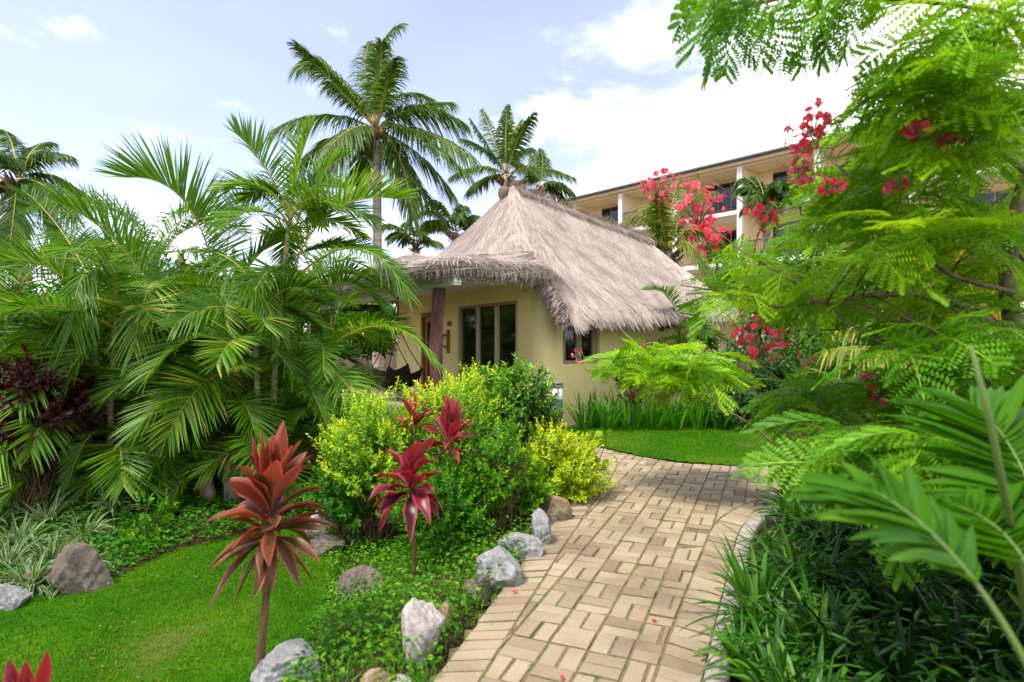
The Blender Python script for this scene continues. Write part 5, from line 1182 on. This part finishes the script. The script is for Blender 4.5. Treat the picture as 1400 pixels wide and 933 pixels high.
def areca(label, base, Y, stems, fronds, rnd, seed, L0=1.3, lw=.019, ll=.50, group='clustering palms left of the cottage', mats=LC, tint=(.2, .85), rad=.035, droop=.12, name='clustering_palm', n=50):
    """stems: (foot px, top px, top py); fronds: ((px,py,Y) x3) given, and rnd more spread round the stem tops"""
    global rng
    keep = rng; rng = np.random.default_rng(seed)
    b0 = P(base, 466, Y); b0[2] = g(b0[0], b0[1]); t = thing(name, label, 'palm', b0, group); tops = []
    for fx, tx, ty in stems:
        yy = Y + rng.uniform(-.35, .35); f = P(fx, 466, yy); f[2] = g(f[0], f[1]); tp = P(tx, ty, yy); tops.append(tp)
        k = np.linspace(0, 1, 16)[:, None]; md = (f + tp) / 2 + rng.normal(0, .05, 3)
        m = MB(); m.tube((1 - k) ** 2 * f + 2 * k * (1 - k) * md + k * k * tp, rad * (1.1 - .45 * k[:, 0]) * (1 + .07 * (np.arange(16) % 2)), 9); m.build('stem', MT['cane'], t)
    for fr in fronds:
        p = [P(*q) for q in fr[:3]]; kw = fr[3] if len(fr) > 3 else {}
        a = dict(n=n, ll=ll, lw=lw, vee=.4, droop=droop, rac=.013, tint=tint, roll=rng.normal(0, .2)); a.update(kw); add_frond(t, mats, *p, **a)
    for k in range(rnd):
        tp = tops[k % len(tops)] - UP * (0 if k % 3 == 0 else rng.uniform(0, 1.) * max(0., tops[k % len(tops)][2] - .5)); az = k * 2.39996 + rng.normal(0, .3); el = rng.uniform(.25, 1.35); L_ = L0 * rng.uniform(.75, 1.15)
        if k % 4 == 1: az = -1.57 + rng.uniform(-1.5, 1.5); el = rng.uniform(.2, .9); L_ *= .75; gz = g(tp[0], tp[1]); tp = np.array((tp[0], tp[1], gz + rng.uniform(.25, .75)))
        o = np.array((math.cos(az), math.sin(az), 0)); s0 = tp - UP * rng.uniform(0, .25)
        P1 = s0 + o * L_ * .55 * math.cos(el) + UP * L_ * .62 * math.sin(el)
        P2 = s0 + o * L_ * (.55 + .45 * math.cos(el)) + UP * L_ * (.75 * math.sin(el) - .42 * math.cos(el) - rng.uniform(0, .25))
        P2[2] = max(P2[2], g(P2[0], P2[1]) + .1)
        add_frond(t, mats, s0, P1, P2, n=n - 6, ll=ll * rng.uniform(.85, 1.1), lw=lw, vee=rng.uniform(.1, .5), droop=droop * rng.uniform(.6, 1.6), rac=.011, tint=(tint[0] * rng.uniform(.3, 1.2), tint[1] * rng.uniform(.75, 1.25)), roll=rng.normal(0, .35))
    rng = keep; return t
MT['cane'] = bark('ringed cane', (.13, .12, .05), (.34, .31, .14), True, 5)
areca('tall clustering palm nearest the veranda with a yellow green crownshaft', 385, 7.2, [(372, 398, 290), (395, 440, 470), (360, 350, 420)],
      [((398, 300, 7.2), (362, 215, 7.0), (322, 182, 6.9), dict(vee=.9, tint=(.4, .8), n=48, ll=.50)), ((398, 290, 7.2), (406, 215, 7.3), (428, 172, 7.5), dict(vee=1.0, ll=.36, tint=(.5, .9))), ((398, 310, 7.2), (340, 232, 7.4), (312, 262, 7.5), dict(n=40)),
       ((400, 370, 7.2), (440, 258, 7.1), (542, 272, 7.0), dict(vee=.9, tint=(.6, .95), ll=.62, droop=.05)), ((400, 385, 7.2), (495, 285, 6.8), (560, 404, 6.6), dict(vee=.25, droop=.35, ll=.44)), ((418, 505, 7.1), (520, 392, 6.6), (596, 494, 6.3), dict(tint=(.55, .95), droop=.5, ll=.34)),
       ((400, 330, 7.2), (420, 235, 7.6), (470, 215, 7.9), dict(vee=.7)), ((440, 480, 7.2), (500, 430, 6.9), (560, 455, 6.8), dict(tint=(.5, .95), ll=.34)), ((430, 500, 7.1), (470, 500, 6.6), (500, 575, 6.4), dict(tint=(.4, .8), droop=.5)),
       ((400, 520, 7.0), (420, 500, 6.6), (452, 600, 6.3), dict(ll=.36, tint=(.35, .8))), ((395, 400, 7.2), (372, 330, 6.8), (340, 420, 6.5)), ((410, 430, 7.2), (470, 350, 7.0), (520, 420, 6.9), dict(tint=(.1, .5))), ((400, 350, 7.2), (450, 330, 7.8), (505, 345, 8.2), dict(tint=(.1, .4)))], 34, 301, L0=1.05, ll=.42)
areca('clustering palm in the middle with wide dark green arching fronds', 285, 7.4, [(285, 300, 400), (300, 310, 420), (262, 240, 430), (320, 330, 470)],
      [((300, 420, 7.4), (278, 235, 7.2), (175, 243, 6.9), dict(vee=.95, ll=.74, droop=.04, tint=(.3, .75), n=58)), ((240, 470, 7.4), (185, 320, 7.2), (84, 280, 7.0), dict(vee=.85, ll=.70, droop=.06, tint=(.3, .7))), ((262, 345, 7.4), (330, 330, 6.9), (378, 446, 6.4), dict(vee=.05, droop=.5, tint=(.3, .65))),
       ((238, 405, 7.2), (200, 345, 6.7), (184, 478, 6.4), dict(vee=.0, droop=.5, tint=(.5, .95))), ((310, 400, 7.4), (300, 300, 7.8), (350, 255, 8.2), dict(tint=(.05, .4))), ((310, 420, 7.4), (350, 330, 7.6), (390, 330, 7.9), dict(tint=(.05, .4))),
       ((290, 560, 7.2), (225, 470, 6.7), (150, 540, 6.4), dict(tint=(.3, .7))), ((285, 600, 7.0), (245, 520, 6.6), (215, 640, 6.3), dict(tint=(.25, .6))), ((300, 590, 7.2), (330, 500, 6.7), (350, 600, 6.4), dict(tint=(.3, .65))),
       ((270, 640, 7.0), (200, 580, 6.5), (140, 692, 6.2), dict(ll=.34, tint=(.25, .6))), ((300, 640, 7.0), (255, 610, 6.5), (232, 705, 6.2), dict(ll=.32, tint=(.2, .6))), ((320, 560, 7.2), (290, 480, 6.8), (262, 560, 6.5), dict(tint=(.4, .8)))], 52, 302)
areca('clustering palm at the left with yellow ribbed drooping fronds', 150, 7.0, [(150, 160, 430), (165, 120, 440), (130, 90, 450)],
      [((172, 410, 7.0), (108, 310, 6.7), (97, 452, 6.4), dict(vee=.0, droop=.5, tint=(.3, .7), ll=.62)), ((140, 440, 7.0), (60, 318, 6.8), (-30, 372, 6.6), dict(vee=.6)), ((150, 440, 7.0), (90, 300, 7.4), (30, 260, 7.8), dict(tint=(.1, .5))), ((150, 480, 6.9), (70, 420, 6.5), (10, 480, 6.2), dict(tint=(.3, .7))),
       ((160, 500, 6.9), (120, 430, 6.5), (70, 560, 6.2), dict(tint=(.2, .55))), ((165, 600, 6.8), (120, 560, 6.4), (95, 660, 6.2), dict(ll=.3, tint=(.2, .5))), ((130, 450, 7.1), (30, 390, 7.2), (-50, 430, 7.2))], 46, 303)
areca('clustering palm behind at the left edge with pale arching tips', 20, 8.6, [(20, 25, 380), (40, 60, 400), (-20, -20, 400)], [], 30, 304, L0=1.7, ll=.6)
areca('back row clustering palm between the left and middle ones', 215, 9.4, [(215, 215, 345), (240, 245, 350), (200, 160, 365)], [], 40, 305, L0=1.8, ll=.60, tint=(.2, .75))
areca('back row clustering palm beside the tall crownshaft palm', 420, 9.6, [(420, 425, 375), (450, 455, 400), (400, 390, 385)], [], 36, 306, L0=1.4, ll=.52, tint=(.2, .75))
# dead stumps at the palm feet
for k, (px, py, hh_, lab) in enumerate([(318, 640, 42, 'weathered grey palm stump leaning beside the bronze plant'), (286, 645, 28, 'short pale palm stump left of the leaning one')]):
    b = P(px, py + 14, 6.5); b[2] = g(b[0], b[1]); m = MB(); h_ = hh_ / F * 6.5 * 1.3
    m.tube([b, b + UP * h_ * .5 + np.array((-.02, 0, 0)), b + UP * h_ + np.array((-.05, 0, 0)), b + UP * (h_ + .02) + np.array((-.13, 0, 0))], [.085, .075, .07, .05], 10); tag(m.build('palm_stump', MT['bark'], origin=b), lab, 'stump')
# palms on the right
areca('young dark palm right of the cottage side wall', 930, 10.8, [(930, 928, 440), (945, 950, 450)], [], 18, 311, L0=1.1, ll=.34, group='palms on the right', tint=(.1, .6))
areca('bushy palm behind the lawn under the feathery branches', 1085, 11.5, [(1085, 1085, 430), (1110, 1120, 440)], [], 18, 312, L0=1.5, ll=.45, group='palms on the right', tint=(.15, .7))
areca('yellowing palm with brown arching stalks right of the lawn', 1290, 5.4, [(1300, 1290, 500), (1330, 1330, 480)],
      [((1330, 560, 5.4), (1262, 415, 5.2), (1150, 448, 5.0), dict(vee=.1, droop=.7, ll=.36)), ((1300, 540, 5.3), (1235, 455, 5.0), (1130, 480, 4.8), dict(vee=.1, droop=.8, ll=.34)), ((1340, 520, 5.5), (1290, 360, 5.5), (1225, 350, 5.4), dict(tint=(.5, 1.), ll=.4)), ((1350, 520, 5.5), (1350, 370, 5.6), (1270, 340, 5.8), dict(tint=(.6, 1.), ll=.42)), ((1360, 540, 5.4), (1390, 420, 5.2), (1330, 380, 5.2), dict(tint=(.6, 1.)))], 12, 313, L0=1.2, ll=.36, group='palms on the right', mats=GPm, tint=(.1, .7))
areca('low dark palm in the shade at the right of the path bend', 1180, 5.6, [(1190, 1190, 600)], [], 12, 314, L0=.8, ll=.28, group='palms on the right', tint=(.05, .45))
# the broad fronded young palm in front at the right
t = thing('young_palm', 'young palm with broad bright pleated fronds reaching over the dark bed at the lower right', 'palm', gp(1440, 1050)); t['group'] = 'palms on the right'
fm = [MT['broad'] if 'broad' in MT else MT['strap'], MT['stem']]
foot = np.array(t['_w'])
for (a, b, c, kw) in [((1425, 950, 1.05), (1325, 740, 1.1), (1190, 668, 1.25), dict(n=26, ll=.24, lw=.028, vee=.05, a0=60, a1=25)), ((1440, 900, 1.15), (1420, 720, 1.3), (1300, 690, 1.5), dict(n=20, ll=.28, lw=.034)), ((1460, 900, 1.3), (1430, 640, 1.5), (1340, 560, 1.7), dict(n=22, ll=.32, lw=.034))]:
    m = MB(); kk = dict(vee=.18, droop=.22, bare=.42, rac=.007, tint=(.0, .6), seg=6, fold=.22, roll=.1); kk.update(kw); frond(m, P(*a), P(*b), P(*c), **kk)
    pa = P(*a); m.tube([foot, (foot + pa) / 2 + np.array((.02, 0, .03)), pa], [.010, .009, .0075], 6, mat=1); m.build('frond', fm, t)
m = MB(); q0 = P(1378, 700, 1.35); m.tube([foot, q0, P(1352, 570, 1.33), P(1327, 472, 1.3)], [.010, .0085, .0075, .0035], 7); m.build('spear_leaf', MT['stem'], t)

# ------------------------------------------------------------------ the peacock flower tree and shrubs
def catmull(pts, m=8):
    p = np.asarray(pts, float); p = np.concatenate((p[:1] * 2 - p[1:2], p, p[-1:] * 2 - p[-2:-1])); o = []
    for k in range(1, len(p) - 2):
        for t_ in np.linspace(0, 1, m, endpoint=False):
            a, b, c, d = p[k - 1:k + 3]; o.append(.5 * ((2 * b) + (c - a) * t_ + (2 * a - 5 * b + 4 * c - d) * t_ ** 2 + (3 * b - a - 3 * c + d) * t_ ** 3))
    o.append(p[-2]); return np.array(o)
def peacock(name, label, base, branches, regions, seed, fl=(), flp=(), leaf=.34, per=4, mt=None, tw=.0045, upn=.8, cat='flowering tree', outward=None):
    """branches: list of [(px,py,Y)...], radius0, radius1; regions: (pixel polygon, Y range, tips, tint range, droop)"""
    r = np.random.default_rng(seed); b = np.asarray(base, float); t = thing(name, label, cat, b)
    allp = []; 
    for bi, (pts, r0, r1) in enumerate(branches):
        c = catmull([P(*q) if len(q) == 3 and not isinstance(q, np.ndarray) else q for q in pts]); m = MB(); m.tube(c, np.linspace(r0, r1, len(c)) * (1 + .06 * np.sin(np.arange(len(c)) * 1.9)), 9)
        m.build('trunk' if bi == 0 else 'branch', MT['bark'] if r0 > .008 else MT['twig'], t); allp.append(c)
    ap = np.concatenate(allp); m = MB(); lm = MB()
    for poly, (y0, y1), n, (t0, t1), dr in regions:
        poly = np.array(poly, float); tips = []
        while len(tips) < n:
            q = r.uniform(poly.min(0), poly.max(0))
            if inside(poly, q[0:1], q[1:2])[0]: tips.append(P(q[0], q[1], r.uniform(y0, y1)))
        for tip in tips:
            d = np.linalg.norm(ap - tip, axis=1) + .25 * np.maximum(0, ap[:, 2] - tip[2]); s = ap[np.argmin(d)]
            o = unit(tip - s + np.array((-.15, -.02, .05))); mid = (s + tip) / 2 + r.normal(0, .05, 3) + UP * .04; k = np.linspace(0, 1, 8)[:, None]
            tb = (1 - k) ** 2 * s + 2 * k * (1 - k) * mid + k * k * tip; m.tube(tb, tw * (1.2 - .8 * k[:, 0]), 5, cap=False)
            q = per + r.integers(-1, 2); az = math.atan2(o[1], o[0]) + np.linspace(-1.5, 1.5, q) + r.normal(0, .25, q)
            el = r.normal(.12 - dr, .22, q); D = np.stack((np.cos(az) * np.cos(el), np.sin(az) * np.cos(el), np.sin(el)), 1)
            sp = tb[np.clip((7 - r.integers(0, 3, q)), 0, 7)]
            Nn = UP * upn + r.normal(0, .28, (q, 3)) - D * .1
            feathers(lm, sp, D, Nn, leaf * r.uniform(.75, 1.2, q), np.clip(r.uniform(t0, t1, q), .05, .95))
    m.build('twigs', MT['twig'], t); lm.build('foliage', mt or MT['feather'], t)
    for k, (px, py, Y, rad, n, pink) in enumerate(fl):
        c = P(px, py, Y); f = flowers(c, rad / F * Y, n); d = np.linalg.norm(ap - c, axis=1); s = ap[np.argmin(d)]
        f.tube([s, (s + c) / 2 + UP * .03, c - UP * rad / F * Y * .5], .0028, 4, mat=1, cap=False); f.build('flower_cluster', [MT['pinkpetal'] if pink else MT['petal'], MT['stem']], t)
    return t
rng = np.random.default_rng(5)
base = gp(1500, 700); base = np.array((P(1415, 466, 3.1)[0], 3.1, g(P(1415, 466, 3.1)[0], 3.1)))
peacock('peacock_tree', 'leaning peacock flower tree with feathery leaves and red flower heads filling the right side', base,
        [([base, P(1412, 640, 3.1), P(1402, 480, 3.1), P(1384, 440, 3.08), P(1380, 340, 3.0), P(1420, 180, 2.9), P(1440, 60, 2.8)], .055, .028),
         ([(1384, 448, 3.08), (1350, 440, 3.0), (1324, 421, 2.95), (1275, 406, 2.9), (1211, 402, 2.9), (1160, 408, 2.9), (1119, 412, 2.9), (1070, 375, 3.0), (1017, 345, 3.1), (969, 307, 3.2)], .022, .004),
         ([(1420, 250, 2.9), (1357, 195, 2.7), (1324, 165, 2.6), (1282, 132, 2.5), (1262, 118, 2.5)], .016, .006),
         ([(1430, 135, 2.7), (1361, 139, 2.45), (1312, 131, 2.4), (1271, 121, 2.4), (1230, 110, 2.4)], .015, .007),
         ([(1385, 400, 3.0), (1290, 370, 2.9), (1230, 300, 3.0), (1177, 255, 3.1), (1123, 206, 3.2), (1105, 180, 3.2)], .012, .003),
         ([(1440, 90, 2.7), (1400, 49, 2.4), (1369, 22, 2.35), (1312, 8, 2.35), (1241, 2, 2.4), (1140, -8, 2.4), (1040, 2, 2.4)], .013, .003),
         ([(1340, 425, 3.0), (1290, 420, 3.2), (1200, 430, 3.3), (1150, 450, 3.4), (1090, 450, 3.4)], .010, .003),
         ([(1405, 360, 3.0), (1340, 300, 3.2), (1250, 260, 3.3), (1140, 265, 3.4), (1050, 290, 3.5), (975, 250, 3.5)], .010, .0025),
         ([(1119, 412, 2.9), (1060, 420, 3.0), (990, 400, 3.2), (930, 390, 3.3)], .008, .003)],
        [([(1270, 110), (1330, 60), (1400, 40), (1400, 330), (1200, 330), (1190, 270), (1240, 200), (1300, 180)], (2.2, 3.6), 60, (.45, 1.0), .1),
         ([(960, 395), (1000, 345), (1080, 325), (1170, 285), (1400, 290), (1400, 430), (1150, 420), (1000, 412)], (2.8, 3.9), 50, (.4, 1.0), .1),
         ([(985, -30), (1200, -40), (1190, 0), (1060, 15), (995, 10)], (2.3, 2.8), 10, (.25, .6), .5),
         ([(1245, 75), (1320, 75), (1310, 125), (1250, 130)], (2.2, 2.7), 9, (.4, .8), .15),
         ([(1165, 220), (1200, 240), (1200, 300), (1160, 300)], (3.0, 3.6), 6, (.4, .8), .1),
         ([(1165, 150), (1220, 165), (1220, 215), (1170, 215)], (2.9, 3.3), 7, (.45, .95), .05),
         ([(1300, 0), (1420, 0), (1420, 60), (1330, 50)], (2.1, 2.6), 8, (.5, .9), .1),
         ([(1200, 440), (1400, 440), (1400, 560), (1260, 520)], (2.2, 3.3), 16, (.2, .6), .15)], 401,
        fl=[(1113, 168, 2.75, 32, 16, 0), (1100, 200, 2.75, 24, 10, 0), (1093, 235, 2.75, 24, 10, 1), (1135, 255, 2.7, 18, 7, 0), (905, 254, 3.3, 24, 22, 1), (955, 288, 3.0, 36, 30, 1), (968, 328, 2.9, 26, 16, 0), (1043, 300, 2.85, 24, 12, 0), (1262, 178, 2.3, 20, 7, 0), (1296, 188, 2.3, 16, 5, 0), (1225, 250, 2.5, 16, 5, 0), (1175, 250, 3.1, 16, 5, 0)], leaf=.25)
b2 = gp(1215, 690); b2 = np.array((P(1240, 466, 3.6)[0], 3.6, g(P(1240, 466, 3.6)[0], 3.6)))
peacock('peacock_shrub', 'low feathery shrub over the path bend with a bright red flower head', b2,
        [([b2, P(1220, 620, 3.6), P(1170, 560, 3.6)], .02, .010), ([(1170, 560, 3.6), (1100, 540, 3.7), (1040, 500, 3.9), (1036, 485, 3.9)], .008, .003), ([(1200, 590, 3.6), (1160, 612, 3.2), (1110, 600, 3.1), (1070, 590, 3.1)], .009, .003), ([(1210, 600, 3.6), (1270, 540, 3.2), (1330, 500, 3.0)], .009, .004), ([(1180, 570, 3.6), (1190, 540, 3.4), (1200, 515, 3.3), (1240, 512, 3.2)], .007, .003)],
        [([(1170, 595), (1180, 560), (1250, 560), (1400, 580), (1400, 640), (1190, 640), (1120, 625)], (2.4, 3.6), 40, (.15, .7), .1),
         ([(1075, 525), (1180, 500), (1330, 520), (1330, 560), (1100, 560)], (3.0, 3.9), 26, (.25, .75), .1), ([(1160, 600), (1400, 570), (1420, 720), (1260, 690), (1180, 640)], (1.9, 2.8), 32, (.05, .6), .12)], 402,
        fl=[(1036, 468, 3.0, 38, 26, 0), (1100, 492, 2.9, 9, 3, 1), (1195, 522, 3.0, 13, 6, 0), (1240, 514, 3.0, 14, 6, 0), (1202, 548, 3.0, 9, 4, 0)], leaf=.26, cat='flowering shrub')
b3 = np.array((P(985, 466, 5.9)[0], 5.9, 0)); b3[0] = 2.75; b3[1] = 5.75; b3[2] = g(b3[0], b3[1])
peacock('peacock_shrub', 'feathery shrub above the irises with a pink flower sprig by the window', b3,
        [([b3, P(1050, 600, 5.8), P(990, 560, 5.7), P(930, 535, 5.6)], .018, .007), ([(990, 560, 5.7), (940, 500, 5.6), (900, 470, 5.6), (872, 470, 5.5), (838, 440, 5.5)], .010, .004), ([(900, 480, 5.6), (860, 488, 5.5), (832, 491, 5.5), (800, 489, 5.5)], .006, .0035)],
        [([(860, 488), (900, 474), (975, 490), (985, 520), (930, 522), (870, 508)], (5.2, 6.0), 26, (.5, .95), .02)], 403,
        fl=[(797, 493, 5.5, 9, 3, 1), (787, 484, 5.5, 9, 3, 1), (880, 472, 5.5, 5, 1, 1)], leaf=.40, cat='flowering shrub', per=4)
